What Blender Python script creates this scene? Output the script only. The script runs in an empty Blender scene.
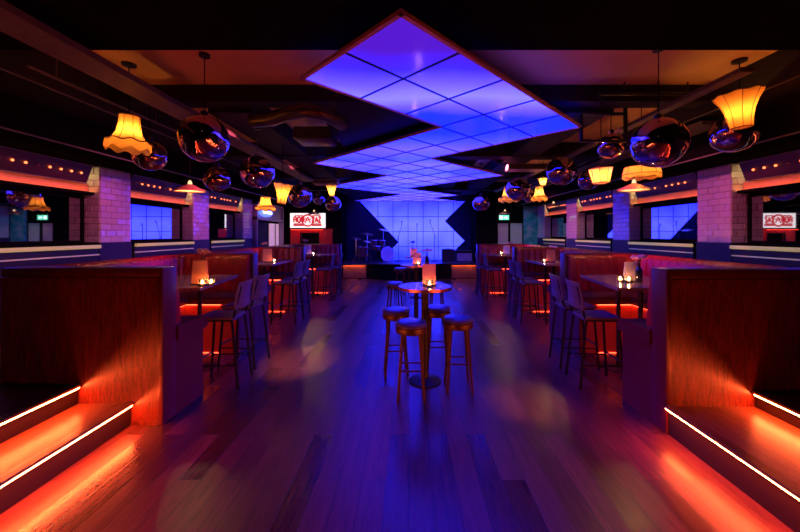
import bpy, bmesh, math, random
from mathutils import Vector, Matrix
random.seed(7)
PI = math.pi
scene = bpy.context.scene
COL = scene.collection
F, CX, HY, H = 342.0, 409.0, 234.0, 1.70

def at(px, py, Y):
    return Vector(((px - CX) * Y / F, Y, H - (py - HY) * Y / F))

# ------------------------------------------------------------------ materials
def new_mat(name):
    m = bpy.data.materials.new(name); m.use_nodes = True
    nt = m.node_tree
    b = nt.nodes.get('Principled BSDF')
    return m, nt, b

def mat(name, col, rough=.5, metal=0.0, spec=.5, emit=None, estr=1.0, coat=0.0, noise=0.0, nscale=8.0, bump=0.0, bscale=60.0, trans=0.0, sheen=0.0):
    m, nt, b = new_mat(name)
    b.inputs['Base Color'].default_value = (*col, 1)
    b.inputs['Roughness'].default_value = rough
    b.inputs['Metallic'].default_value = metal
    b.inputs['Specular IOR Level'].default_value = spec
    b.inputs['Coat Weight'].default_value = coat
    b.inputs['Transmission Weight'].default_value = trans
    if emit:
        b.inputs['Emission Color'].default_value = (*emit, 1)
        b.inputs['Emission Strength'].default_value = estr
    if noise or bump:
        tc = nt.nodes.new('ShaderNodeTexCoord')
    if noise:
        n = nt.nodes.new('ShaderNodeTexNoise'); n.inputs['Scale'].default_value = nscale; n.inputs['Detail'].default_value = 4
        nt.links.new(tc.outputs['Object'], n.inputs['Vector'])
        mx = nt.nodes.new('ShaderNodeMix'); mx.data_type = 'RGBA'
        mx.inputs['A'].default_value = (*[c * (1 - noise) for c in col], 1)
        mx.inputs['B'].default_value = (*[min(1, c * (1 + noise)) for c in col], 1)
        nt.links.new(n.outputs['Fac'], mx.inputs['Factor']); nt.links.new(mx.outputs['Result'], b.inputs['Base Color'])
    if bump:
        n2 = nt.nodes.new('ShaderNodeTexNoise'); n2.inputs['Scale'].default_value = bscale; n2.inputs['Detail'].default_value = 3
        nt.links.new(tc.outputs['Object'], n2.inputs['Vector'])
        bp = nt.nodes.new('ShaderNodeBump'); bp.inputs['Strength'].default_value = bump; bp.inputs['Distance'].default_value = .01
        nt.links.new(n2.outputs['Fac'], bp.inputs['Height']); nt.links.new(bp.outputs['Normal'], b.inputs['Normal'])
    return m

def emit_mat(name, col, strength):
    m, nt, b = new_mat(name)
    nt.nodes.remove(b)
    e = nt.nodes.new('ShaderNodeEmission'); e.inputs['Color'].default_value = (*col, 1); e.inputs['Strength'].default_value = strength
    nt.links.new(e.outputs['Emission'], nt.nodes['Material Output'].inputs['Surface'])
    return m

def wood_mat(name, c1, c2, rough=.4, axis='Z', scale=6.0, coat=0.0, spec=.5):
    """straight-grained wood, the grain running along an object axis"""
    m, nt, b = new_mat(name)
    tc = nt.nodes.new('ShaderNodeTexCoord'); mp = nt.nodes.new('ShaderNodeMapping')
    s = {'X': (.12, 1, 1), 'Y': (1, .12, 1), 'Z': (1, 1, .12)}[axis]
    mp.inputs['Scale'].default_value = [v * scale for v in s]
    nt.links.new(tc.outputs['Object'], mp.inputs['Vector'])
    n = nt.nodes.new('ShaderNodeTexNoise'); n.inputs['Scale'].default_value = 4; n.inputs['Detail'].default_value = 7; n.inputs['Distortion'].default_value = .8
    nt.links.new(mp.outputs['Vector'], n.inputs['Vector'])
    w = nt.nodes.new('ShaderNodeTexNoise'); w.inputs['Scale'].default_value = 22; w.inputs['Detail'].default_value = 4
    nt.links.new(mp.outputs['Vector'], w.inputs['Vector'])
    ad = nt.nodes.new('ShaderNodeMath'); ad.operation = 'MULTIPLY_ADD'; ad.inputs[1].default_value = .5
    nt.links.new(w.outputs['Fac'], ad.inputs[0]); 
    hf = nt.nodes.new('ShaderNodeMath'); hf.operation = 'MULTIPLY'; hf.inputs[1].default_value = .5
    nt.links.new(n.outputs['Fac'], hf.inputs[0]); nt.links.new(hf.outputs[0], ad.inputs[2])
    r = nt.nodes.new('ShaderNodeValToRGB'); r.color_ramp.elements[0].position = .36; r.color_ramp.elements[1].position = .64
    r.color_ramp.elements[0].color = (*c1, 1); r.color_ramp.elements[1].color = (*c2, 1)
    nt.links.new(ad.outputs[0], r.inputs['Fac']); nt.links.new(r.outputs['Color'], b.inputs['Base Color'])
    b.inputs['Roughness'].default_value = rough; b.inputs['Coat Weight'].default_value = coat; b.inputs['Specular IOR Level'].default_value = spec
    bp = nt.nodes.new('ShaderNodeBump'); bp.inputs['Strength'].default_value = .25; bp.inputs['Distance'].default_value = .004
    nt.links.new(ad.outputs[0], bp.inputs['Height']); nt.links.new(bp.outputs['Normal'], b.inputs['Normal'])
    return m

def floor_mat():
    m, nt, b = new_mat('floor_boards'); L = nt.links
    tc = nt.nodes.new('ShaderNodeTexCoord')
    sp = nt.nodes.new('ShaderNodeSeparateXYZ'); L.new(tc.outputs['Object'], sp.inputs[0])
    cb = nt.nodes.new('ShaderNodeCombineXYZ'); L.new(sp.outputs['Y'], cb.inputs['X']); L.new(sp.outputs['X'], cb.inputs['Y'])
    br = nt.nodes.new('ShaderNodeTexBrick')
    br.offset = .37; br.offset_frequency = 2
    br.inputs['Scale'].default_value = 1; br.inputs['Brick Width'].default_value = 1.45; br.inputs['Row Height'].default_value = .16
    br.inputs['Mortar Size'].default_value = .0022; br.inputs['Mortar Smooth'].default_value = .2; br.inputs['Bias'].default_value = 0
    br.inputs['Color1'].default_value = (0, 0, 0, 1); br.inputs['Color2'].default_value = (1, 1, 1, 1); br.inputs['Mortar'].default_value = (.5, .5, .5, 1)
    L.new(cb.outputs[0], br.inputs['Vector'])
    r = nt.nodes.new('ShaderNodeValToRGB')
    e = r.color_ramp.elements; e[0].color = (.064, .016, .011, 1); e[1].color = (.150, .038, .026, 1)
    L.new(br.outputs['Color'], r.inputs['Fac'])
    mp = nt.nodes.new('ShaderNodeMapping'); mp.inputs['Scale'].default_value = (14, 1.1, 1); L.new(tc.outputs['Object'], mp.inputs['Vector'])
    n = nt.nodes.new('ShaderNodeTexNoise'); n.inputs['Scale'].default_value = 2.2; n.inputs['Detail'].default_value = 8; n.inputs['Distortion'].default_value = 1.4
    L.new(mp.outputs[0], n.inputs['Vector'])
    nr = nt.nodes.new('ShaderNodeMapRange'); nr.inputs['From Min'].default_value = .3; nr.inputs['From Max'].default_value = .7
    nr.inputs['To Min'].default_value = .55; nr.inputs['To Max'].default_value = 1.35
    L.new(n.outputs['Fac'], nr.inputs['Value'])
    mu = nt.nodes.new('ShaderNodeVectorMath'); mu.operation = 'SCALE'; L.new(r.outputs['Color'], mu.inputs[0]); L.new(nr.outputs[0], mu.inputs['Scale'])
    mm = nt.nodes.new('ShaderNodeMix'); mm.data_type = 'RGBA'; mm.inputs['B'].default_value = (.006, .004, .004, 1)
    L.new(mu.outputs[0], mm.inputs['A']); L.new(br.outputs['Fac'], mm.inputs['Factor']); L.new(mm.outputs['Result'], b.inputs['Base Color'])
    rr = nt.nodes.new('ShaderNodeMapRange'); rr.inputs['To Min'].default_value = .25; rr.inputs['To Max'].default_value = .40
    L.new(br.outputs['Color'], rr.inputs['Value']); L.new(rr.outputs[0], b.inputs['Roughness'])
    b.inputs['Specular IOR Level'].default_value = .5
    iv = nt.nodes.new('ShaderNodeMath'); iv.operation = 'MULTIPLY_ADD'; iv.inputs[1].default_value = -1.5
    L.new(br.outputs['Fac'], iv.inputs[0])
    t2 = nt.nodes.new('ShaderNodeMath'); t2.operation = 'MULTIPLY_ADD'; t2.inputs[1].default_value = .35
    L.new(n.outputs['Fac'], t2.inputs[0]); L.new(br.outputs['Color'], t2.inputs[2]); L.new(t2.outputs[0], iv.inputs[2])
    bp = nt.nodes.new('ShaderNodeBump'); bp.inputs['Strength'].default_value = .35; bp.inputs['Distance'].default_value = .004
    L.new(iv.outputs[0], bp.inputs['Height']); L.new(bp.outputs['Normal'], b.inputs['Normal'])
    return m

def light_panel_mat(name, stops, axis, span, gain, wob, nsc, base=(.06, .06, .10)):
    """backlit stretched film; its lamps are programmed to drift from hue to hue along the run"""
    m, nt, b = new_mat(name); L = nt.links
    tc = nt.nodes.new('ShaderNodeTexCoord')
    n = nt.nodes.new('ShaderNodeTexNoise'); n.inputs['Scale'].default_value = nsc; n.inputs['Detail'].default_value = 1.5
    L.new(tc.outputs['Object'], n.inputs['Vector'])
    sp = nt.nodes.new('ShaderNodeSeparateXYZ'); L.new(tc.outputs['Object'], sp.inputs[0])
    d = nt.nodes.new('ShaderNodeMath'); d.operation = 'DIVIDE'; d.inputs[1].default_value = span; L.new(sp.outputs[axis], d.inputs[0])
    c = nt.nodes.new('ShaderNodeMath'); c.operation = 'SUBTRACT'; c.inputs[1].default_value = .5; L.new(n.outputs['Fac'], c.inputs[0])
    t = nt.nodes.new('ShaderNodeMath'); t.operation = 'MULTIPLY_ADD'; t.inputs[1].default_value = wob
    L.new(c.outputs[0], t.inputs[0]); L.new(d.outputs[0], t.inputs[2])
    r = nt.nodes.new('ShaderNodeValToRGB'); cr = r.color_ramp
    cr.elements[0].position = stops[0][0]; cr.elements[0].color = (*stops[0][1], 1)
    cr.elements[1].position = stops[-1][0]; cr.elements[1].color = (*stops[-1][1], 1)
    for p, q in stops[1:-1]:
        a = cr.elements.new(p); a.color = (*q, 1)
    L.new(t.outputs[0], r.inputs['Fac']); L.new(r.outputs['Color'], b.inputs['Emission Color'])
    b.inputs['Emission Strength'].default_value = gain
    b.inputs['Base Color'].default_value = (*base, 1); b.inputs['Roughness'].default_value = .12
    return m

def shade_mat(name, col, dcol):
    m, nt, b = new_mat(name); L = nt.links
    nt.nodes.remove(b)
    tc = nt.nodes.new('ShaderNodeTexCoord')
    n = nt.nodes.new('ShaderNodeTexNoise'); n.inputs['Scale'].default_value = 14; n.inputs['Detail'].default_value = 3
    L.new(tc.outputs['Object'], n.inputs['Vector'])
    mx = nt.nodes.new('ShaderNodeMix'); mx.data_type = 'RGBA'; mx.inputs['A'].default_value = (*[c * .75 for c in col], 1); mx.inputs['B'].default_value = (*col, 1)
    L.new(n.outputs['Fac'], mx.inputs['Factor'])
    t = nt.nodes.new('ShaderNodeBsdfTranslucent'); d = nt.nodes.new('ShaderNodeBsdfDiffuse'); d.inputs['Color'].default_value = (*dcol, 1)
    L.new(mx.outputs['Result'], t.inputs['Color'])
    s = nt.nodes.new('ShaderNodeMixShader'); s.inputs['Fac'].default_value = .3
    L.new(t.outputs[0], s.inputs[1]); L.new(d.outputs[0], s.inputs[2]); L.new(s.outputs[0], nt.nodes['Material Output'].inputs['Surface'])
    return m

def glass_mat(name, col, rough=.05):
    m, nt, b = new_mat(name)
    b.inputs['Base Color'].default_value = (*col, 1); b.inputs['Roughness'].default_value = rough
    b.inputs['Transmission Weight'].default_value = 1.0; b.inputs['IOR'].default_value = 1.2
    return m

def globe_mat(name, tint):
    m, nt, b = new_mat(name); L = nt.links
    tc = nt.nodes.new('ShaderNodeTexCoord')
    n = nt.nodes.new('ShaderNodeTexNoise'); n.inputs['Scale'].default_value = 6.5; n.inputs['Detail'].default_value = 2.0
    L.new(tc.outputs['Object'], n.inputs['Vector'])
    bp = nt.nodes.new('ShaderNodeBump'); bp.inputs['Strength'].default_value = .28; bp.inputs['Distance'].default_value = .03
    L.new(n.outputs['Fac'], bp.inputs['Height']); L.new(bp.outputs['Normal'], b.inputs['Normal'])
    b.inputs['Base Color'].default_value = (*tint, 1); b.inputs['Metallic'].default_value = 1; b.inputs['Roughness'].default_value = .05
    return m

def mural_mat():
    m, nt, b = new_mat('mural_paint'); L = nt.links
    tc = nt.nodes.new('ShaderNodeTexCoord')
    n = nt.nodes.new('ShaderNodeTexNoise'); n.inputs['Scale'].default_value = 2.6; n.inputs['Detail'].default_value = 5; n.inputs['Distortion'].default_value = .6
    L.new(tc.outputs['Object'], n.inputs['Vector'])
    r = nt.nodes.new('ShaderNodeValToRGB'); e = r.color_ramp.elements
    e[0].position = .3; e[0].color = (.02, .10, .12, 1); e[1].position = .75; e[1].color = (.70, .30, .38, 1)
    a = e.new(.48); a.color = (.05, .42, .46, 1); a = e.new(.6); a.color = (.30, .45, .55, 1)
    L.new(n.outputs['Fac'], r.inputs['Fac']); L.new(r.outputs['Color'], b.inputs['Base Color']); b.inputs['Roughness'].default_value = .8
    return m

M = {}
M['floor'] = floor_mat()
M['black'] = mat('black_paint', (.008, .0075, .007), .9, spec=.0)
M['black_metal'] = mat('black_metal', (.012, .012, .013), .42, metal=.3, noise=.2)
M['dark_wall'] = mat('dark_navy_wall', (.018, .018, .028), .7, noise=.25, nscale=3)
M['navy'] = mat('navy_paint', (.022, .024, .075), .55, noise=.15)
M['cream'] = mat('cream_plaster', (.74, .44, .12), .9, noise=.18, nscale=1.6, bump=.1)
M['beam'] = mat('dark_beam_paint', (.020, .017, .015), .8, spec=.2, noise=.3, nscale=3)
M['tray'] = mat('perforated_tray_metal', (.12, .085, .045), .6, metal=.2, noise=.4, nscale=26)
M['duct'] = mat('duct_metal', (.10, .08, .07), .32, metal=.7, noise=.2, nscale=5)
M['vent'] = mat('vent_cream', (.35, .27, .17), .6)
M['tile'] = mat('glazed_white_tile', (.62, .58, .60), .16, spec=.6, noise=.06, nscale=3, coat=.3)
M['grout'] = mat('tile_grout', (.30, .27, .27), .9)
M['mirror'] = mat('mirror_glass', (.60, .60, .64), .02, metal=1)
M['brown_paint'] = mat('red_brown_paint', (.075, .022, .015), .5, noise=.15)
M['cove_paint'] = mat('cove_paint', (.55, .22, .12), .6, noise=.1)
M['trim'] = mat('pale_trim', (.19, .17, .10), .45)
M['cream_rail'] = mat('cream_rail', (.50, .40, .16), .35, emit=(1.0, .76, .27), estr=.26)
M['pin_strip'] = mat('pin_strip', (.6, .55, .42), .4, emit=(1.0, .85, .6), estr=.12)  # white trim line; a faint glow is put into its material
M['ledge_dark'] = mat('ledge_paint', (.012, .012, .022), .5)
M['copper'] = mat('copper', (.60, .30, .18), .3, metal=1, noise=.12)
M['panel_wood'] = wood_mat('walnut_panel', (.030, .005, .003), (.23, .036, .018), .42, 'Z', 9)
M['table_wood'] = wood_mat('oak_table', (.22, .10, .045), (.42, .22, .11), .26, 'Y', 7, coat=.2)
M['stool_wood'] = wood_mat('stool_wood', (.04, .013, .007), (.095, .034, .016), .35, 'Z', 12)
M['step_wood'] = wood_mat('step_wood', (.09, .030, .015), (.20, .075, .036), .33, 'Y', 7)
M['stage_wood'] = wood_mat('stage_wood', (.20, .065, .018), (.42, .16, .05), .4, 'Z', 6)
M['leather_red'] = mat('red_leather', (.29, .007, .011), .40, noise=.15, nscale=6, bump=.15, bscale=110)
M['leather_plum'] = mat('plum_leather', (.10, .010, .018), .36, noise=.15, nscale=5, bump=.12, bscale=110)
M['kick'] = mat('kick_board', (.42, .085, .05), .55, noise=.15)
M['leather_blue'] = mat('dark_leather', (.075, .065, .12), .30, bump=.15, bscale=90)
M['ply'] = wood_mat('chair_ply', (.10, .07, .06), (.22, .16, .14), .35, 'Y', 9)
M['gunmetal'] = mat('gunmetal', (.03, .03, .034), .38, metal=.8)
M['chrome'] = mat('chrome', (.7, .7, .72), .15, metal=1)
M['dish_copper'] = mat('dish_copper', (.42, .16, .09), .42, metal=.35)
M['enamel'] = mat('white_enamel', (.75, .70, .62), .4)
M['brass'] = mat('brass', (.50, .34, .14), .3, metal=1)
VI, VB, LI, PA, BL, BM = (.085, .009, .62), (.050, .022, 1.6), (.19, .12, 7.0), (.32, .27, 8.5), (.012, .042, 7.0), (.065, .08, 8.0)
M['panel'] = light_panel_mat('ceiling_film', [(0, VI), (.035, VI), (.068, VB), (.100, LI), (.130, PA), (.155, LI), (.182, BL), (.25, BL), (.29, BM), (.34, LI), (.42, BM), (.46, LI), (.55, BM), (.65, LI), (.8, BM), (1, LI)], 'Y', 10.0, 1.0, .06, .8)
M['screen'] = light_panel_mat('stage_film', [(0, (.04, .06, 3.5)), (.2, (.10, .13, 6)), (.5, (.21, .24, 8)), (.75, (.12, .15, 7)), (1, (.05, .055, 5))], 'Z', 2.6, 1.0, .6, 1.0)
M['panel_frame'] = mat('panel_edge', (.70, .34, .20), .4)
M['panel_grid'] = mat('panel_grid', (.015, .01, .03), .5)
M['riser_dark'] = mat('riser_paint', (.022, .006, .004), .6, noise=.2)
M['nosing_metal'] = mat('nosing_metal', (.40, .34, .40), .28, metal=1)
M['led_hot'] = emit_mat('led_red_orange', (1.0, .105, .024), 215)
M['led_under'] = emit_mat('led_red', (1.0, .055, .018), 26)
M['led_end'] = emit_mat('led_warm_yellow', (1.0, .68, .26), 14)
M['reflection_red'] = emit_mat('red_floor_reflection', (1.0, .055, .018), 9)  # emissive stand-in for the red reflection on the floor
M['led_cove'] = emit_mat('led_amber', (1.0, .27, .055), 17)
M['bulb_small'] = emit_mat('festoon_lamp', (1.0, .15, .04), 4.5)
M['bulb_dim'] = mat('unlit_bulb', (.35, .12, .08), .12, coat=.5)
M['bulb'] = emit_mat('lamp_bulb', (1.0, .43, .10), 130)
M['bulb_dish'] = emit_mat('dish_bulb', (1.0, .44, .15), 900)
M['neck_glow'] = emit_mat('lit_glass_neck', (1.0, .60, .30), 1.5)
M['flame'] = emit_mat('candle_flame', (1.0, .42, .12), 420)
M['wax'] = mat('candle_wax', (.8, .7, .55), .5)
M['shade_gold'] = shade_mat('shade_gold', (1.0, .60, .16), (.5, .25, .08))
M['shade_orange'] = shade_mat('shade_orange', (1.0, .42, .10), (.5, .2, .06))
M['shade_pale'] = shade_mat('shade_pale', (1.0, .68, .30), (.5, .3, .15))
M['braid'] = mat('shade_braid', (.16, .03, .015), .8)
M['fringe'] = shade_mat('shade_fringe', (1.0, .52, .12), (.5, .25, .06))
M['globe_violet'] = globe_mat('globe_violet', (.62, .46, .62))
M['globe_bronze'] = globe_mat('globe_bronze', (.66, .45, .38))
def thin_glass(name):
    m, nt, b = new_mat(name); L = nt.links; nt.nodes.remove(b)
    t = nt.nodes.new('ShaderNodeBsdfTransparent'); t.inputs['Color'].default_value = (.92, .88, .84, 1)
    g = nt.nodes.new('ShaderNodeBsdfGlossy'); g.inputs['Roughness'].default_value = .08
    d = nt.nodes.new('ShaderNodeBsdfTranslucent'); d.inputs['Color'].default_value = (.9, .8, .7, 1)
    lw = nt.nodes.new('ShaderNodeLayerWeight'); lw.inputs['Blend'].default_value = .35
    x = nt.nodes.new('ShaderNodeMixShader'); x.inputs['Fac'].default_value = .05; L.new(t.outputs[0], x.inputs[1]); L.new(d.outputs[0], x.inputs[2])
    y = nt.nodes.new('ShaderNodeMixShader'); L.new(lw.outputs['Fresnel'], y.inputs['Fac']); L.new(x.outputs[0], y.inputs[1]); L.new(g.outputs[0], y.inputs[2])
    L.new(y.outputs[0], nt.nodes['Material Output'].inputs['Surface']); return m
M['glass'] = thin_glass('clear_glass')
M['glass_dark'] = mat('dark_bottle_glass', (.010, .012, .014), .06, spec=.8, coat=1)
M['card'] = mat('menu_card', (.80, .26, .12), .7, noise=.1)
M['card_white'] = mat('menu_card_pale', (.66, .50, .52), .7)
M['petal_pink'] = mat('petal_pink', (.85, .38, .36), .7, noise=.2, nscale=30)
M['petal_dark'] = mat('petal_dark', (.10, .03, .04), .8, noise=.2, nscale=30)
M['petal_orange'] = mat('petal_orange', (.85, .36, .14), .7, noise=.2, nscale=30)
M['stem'] = mat('stem_green', (.04, .09, .03), .7)
M['sign_face'] = mat('sign_white', (.8, .8, .78), .4, emit=(1.0, .90, .84), estr=1.15)
M['sign_red'] = mat('sign_red', (.5, .02, .03), .4, emit=(.70, .02, .035), estr=.75)
M['exit_green'] = mat('exit_green', (.05, .5, .3), .4, emit=(.18, 1.0, .62), estr=1.2)
M['exit_white'] = mat('exit_white', (.8, .9, .85), .4, emit=(.75, 1.0, .9), estr=2.2)
M['neon_blue'] = emit_mat('neon_blue', (.10, .14, 1.0), 2.6)
M['neon_white'] = emit_mat('neon_white', (.62, .62, 1.0), 3.2)
M['frame_pink'] = mat('frame_paint', (.45, .34, .36), .5)
M['pale_door'] = mat('pale_door', (.60, .66, .58), .55, noise=.12, nscale=4)
M['red_wall'] = mat('red_panel', (.55, .02, .018), .45)
M['added_redwash'] = emit_mat('added_red_wash', (1.0, .035, .02), 12)  # for the lamp added under the sign
M['poster_lit'] = mat('poster_pale', (.62, .50, .58), .5, noise=.25, nscale=7, emit=(.55, .30, .45), estr=.75)
M['mural'] = mural_mat()
M['drum_shell'] = mat('drum_shell', (.10, .03, .05), .25, coat=.6)
M['drum_head'] = mat('drum_head', (.72, .70, .72), .5)
M['cymbal'] = mat('cymbal_bronze', (.55, .40, .20), .28, metal=1)
M['amp_cloth'] = mat('amp_grille', (.34, .31, .36), .9, bump=.5, bscale=400)
M['amp_black'] = mat('amp_tolex', (.016, .014, .016), .7, bump=.3, bscale=200)
M['stage_top'] = mat('stage_deck', (.05, .05, .055), .35)
M['curtain'] = mat('navy_curtain', (.012, .013, .045), .9)
M['can_black'] = mat('spot_can', (.015, .015, .016), .45)
M['can_lens'] = emit_mat('spot_lens', (1.0, .62, .42), .6)
M['can_dim'] = emit_mat('spot_lens_pink', (1.0, .25, .5), .25)
M['teal_lens'] = emit_mat('teal_lens', (.10, .9, 1.0), 1.5)

# ------------------------------------------------------------------ mesh helpers
def B(): return bmesh.new()

def box(bm, lo, hi, bev=0.0, rot=None, pivot=None):
    c = [(a + b) / 2 for a, b in zip(lo, hi)]; s = [abs(b - a) for a, b in zip(lo, hi)]
    r = bmesh.ops.create_cube(bm, size=1)
    vs = r['verts']
    bmesh.ops.scale(bm, vec=s, verts=vs); bmesh.ops.translate(bm, vec=c, verts=vs)
    if bev:
        es = list({e for v in vs for e in v.link_edges})
        q = bmesh.ops.bevel(bm, geom=es, offset=bev, segments=2, affect='EDGES', profile=.6)
        vs = list({v for f in q['faces'] for v in f.verts} | {v for v in vs if v.is_valid})
    if rot is not None:
        bmesh.ops.rotate(bm, cent=pivot or c, matrix=rot, verts=vs)
    return vs

def tube(bm, pts, r, seg=10, r2=None, cap=True):
    pts = [Vector(p) for p in pts]; n = len(pts); rings = []
    prev = None
    for i, p in enumerate(pts):
        t = (pts[min(i + 1, n - 1)] - pts[max(i - 1, 0)]).normalized()
        if prev is None:
            a = Vector((0, 0, 1)) if abs(t.z) < .9 else Vector((1, 0, 0))
            u = t.cross(a).normalized()
        else:
            u = (prev - t * prev.dot(t)).normalized()
        prev = u; v = t.cross(u)
        rr = r if r2 is None else r + (r2 - r) * i / max(1, n - 1)
        rings.append([bm.verts.new(p + (u * math.cos(2 * PI * k / seg) + v * math.sin(2 * PI * k / seg)) * rr) for k in range(seg)])
    for a, b in zip(rings, rings[1:]):
        for k in range(seg):
            bm.faces.new((a[k], a[(k + 1) % seg], b[(k + 1) % seg], b[k]))
    if cap:
        bm.faces.new(rings[0][::-1]); bm.faces.new(rings[-1])

def lathe(bm, prof, seg=32, c=(0, 0, 0), scallop=None, axis='Z'):
    """prof: (radius, height) pairs; scallop(i, angle) -> (dr, dz)"""
    c = Vector(c); rings = []
    for i, (r, z) in enumerate(prof):
        ring = []
        for k in range(seg):
            a = 2 * PI * k / seg
            dr, dz = scallop(i, a) if scallop else (0, 0)
            x, y, zz = (r + dr) * math.cos(a), (r + dr) * math.sin(a), z + dz
            v = {'Z': (x, y, zz), 'Y': (x, zz, y), 'X': (zz, x, y)}[axis]
            ring.append(bm.verts.new(c + Vector(v)))
        rings.append(ring)
    for a, b in zip(rings, rings[1:]):
        for k in range(seg):
            bm.faces.new((a[k], a[(k + 1) % seg], b[(k + 1) % seg], b[k]))
    return rings

def solid(bm, prof, seg=32, c=(0, 0, 0), axis='Z'):
    r = lathe(bm, prof, seg, c, axis=axis)
    bm.faces.new(r[0][::-1]); bm.faces.new(r[-1])

def sphere(bm, c, r, u=20, v=12, sc=(1, 1, 1)):
    q = bmesh.ops.create_uvsphere(bm, u_segments=u, v_segments=v, radius=r)
    bmesh.ops.scale(bm, vec=sc, verts=q['verts']); bmesh.ops.translate(bm, vec=c, verts=q['verts'])
    return q['verts']

def prism(bm, poly, vec):
    """extrude a 3-D polygon by a vector"""
    vec = Vector(vec)
    a = [bm.verts.new(Vector(p)) for p in poly]; b = [bm.verts.new(Vector(p) + vec) for p in poly]
    n = len(a)
    bm.faces.new(a[::-1]); bm.faces.new(b)
    for i in range(n): bm.faces.new((a[i], a[(i + 1) % n], b[(i + 1) % n], b[i]))

def obj(name, bm, m, parent=None, loc=None, smooth=False, label=None, kind=None):
    bmesh.ops.recalc_face_normals(bm, faces=bm.faces)
    me = bpy.data.meshes.new(name); bm.to_mesh(me); bm.free()
    me.materials.append(M[m] if isinstance(m, str) else m)
    if smooth:
        for p in me.polygons: p.use_smooth = True
        try: me.set_sharp_from_angle(angle=math.radians(38))
        except Exception: pass
    o = bpy.data.objects.new(name, me); COL.objects.link(o)
    if parent is not None: o.parent = parent
    if loc is not None: o.location = loc
    if label: o['label'] = label
    if kind: o['kind'] = kind
    return o

def tag(o, label, cat, group=None):
    o['label'] = label; o['category'] = cat
    if group: o['group'] = group
    return o

def thing(name, label, cat, loc=(0, 0, 0), rz=0, group=None):
    o = bpy.data.objects.new(name, None); COL.objects.link(o)
    o.empty_display_size = .1
    o.location = loc; o.rotation_euler = (0, 0, rz)
    return tag(o, label, cat, group)

def struct(name, bm, m, parent=None, smooth=False):
    return obj(name, bm, m, parent, smooth=smooth, kind='structure')

def dup(root, loc, rz, label, group=None, scale=None):
    r = root.copy(); COL.objects.link(r); r.location = loc; r.rotation_euler = (0, 0, rz)
    if scale: r.scale = (scale,) * 3
    r['label'] = label
    if group: r['group'] = group
    for ch in list(root.children):
        c = ch.copy(); COL.objects.link(c); c.parent = r
        for g in list(ch.children):
            d = g.copy(); COL.objects.link(d); d.parent = c
    return r

SIDE = {-1: 'on the red-sign side', 1: 'on the exit-sign side'}
WALLNAME = {-1: 'left', 1: 'right'}

# ------------------------------------------------------------------ room shell
YB, YF = 14.42, -3.2       # back (stage) wall and the wall behind the viewer
XW, ZC, ZB = 5.22, 3.50, 2.78
b = B(); box(b, (-5.4, YF, -.12), (5.4, YB + .2, 0)); struct('floor', b, 'floor')
b = B(); box(b, (-5.4, YF, ZC), (5.4, YB + .2, ZC + .15)); struct('ceiling', b, 'cream')
for s in (-1, 1):
    b = B(); box(b, (s * XW, YF, 0), (s * (XW + .18), YB, ZC)); struct('wall_' + WALLNAME[s], b, 'dark_wall')
b = B(); box(b, (-5.4, YB, 0), (5.4, YB + .2, ZC)); struct('wall_back', b, 'curtain')
b = B(); box(b, (-5.4, YF - .18, 0), (5.4, YF, ZC)); struct('wall_front', b, 'black')
# walls either side of the stage
b = B(); box(b, (-XW, 13.36, 0), (-2.75, 13.5, ZC)); box(b, (-2.75, 13.36, 0), (-2.62, YB, ZC)); struct('wall_back_left', b, 'black')
b = B(); box(b, (2.75, 13.36, 0), (XW, 13.5, ZC)); box(b, (2.62, 13.36, 0), (2.75, YB, ZC)); struct('wall_back_right', b, 'black')

# ceiling: near soffit, cross beams, lengthwise downstands
b = B(); box(b, (-5.3, YF, 3.27), (5.3, 2.92, ZC)); struct('ceiling_soffit', b, 'black')
for i, (y0, y1, z0) in enumerate(((4.12, 4.34, 3.30), (6.7, 7.0, 3.22), (9.3, 9.6, 3.22), (11.8, 12.1, 3.22))):
    b = B(); box(b, (-4.15, y0, z0), (4.15, y1, ZC)); struct('ceiling_beam', b, 'beam')
for s in (-1, 1):
    b = B(); box(b, (s * 2.0, 4.34, 3.24), (s * 2.55, 13.36, ZC)); struct('ceiling_beam', b, 'beam')
    b = B(); box(b, (s * 4.15, YF, ZB), (s * 5.22, 13.36, ZC)); struct('ceiling_bulkhead_' + WALLNAME[s], b, 'black')
    b = B(); box(b, (s * 4.135, -1, ZB - .004), (s * 4.15, 13.3, ZB + .012)); struct('trim_1', b, 'trim')
    b = B(); box(b, (s * 3.62, 2.0, 3.16), (s * 4.15, 13.36, ZC)); struct('ceiling_beam', b, 'beam')
    b = B(); box(b, (s * 3.605, 2.0, 3.158), (s * 3.62, 13.3, 3.168)); struct('trim_2', b, 'trim')
b = B(); box(b, (-1.2, 4.34, 3.30), (1.5, 13.4, ZC)); struct('ceiling_soffit', b, 'beam')

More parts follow.
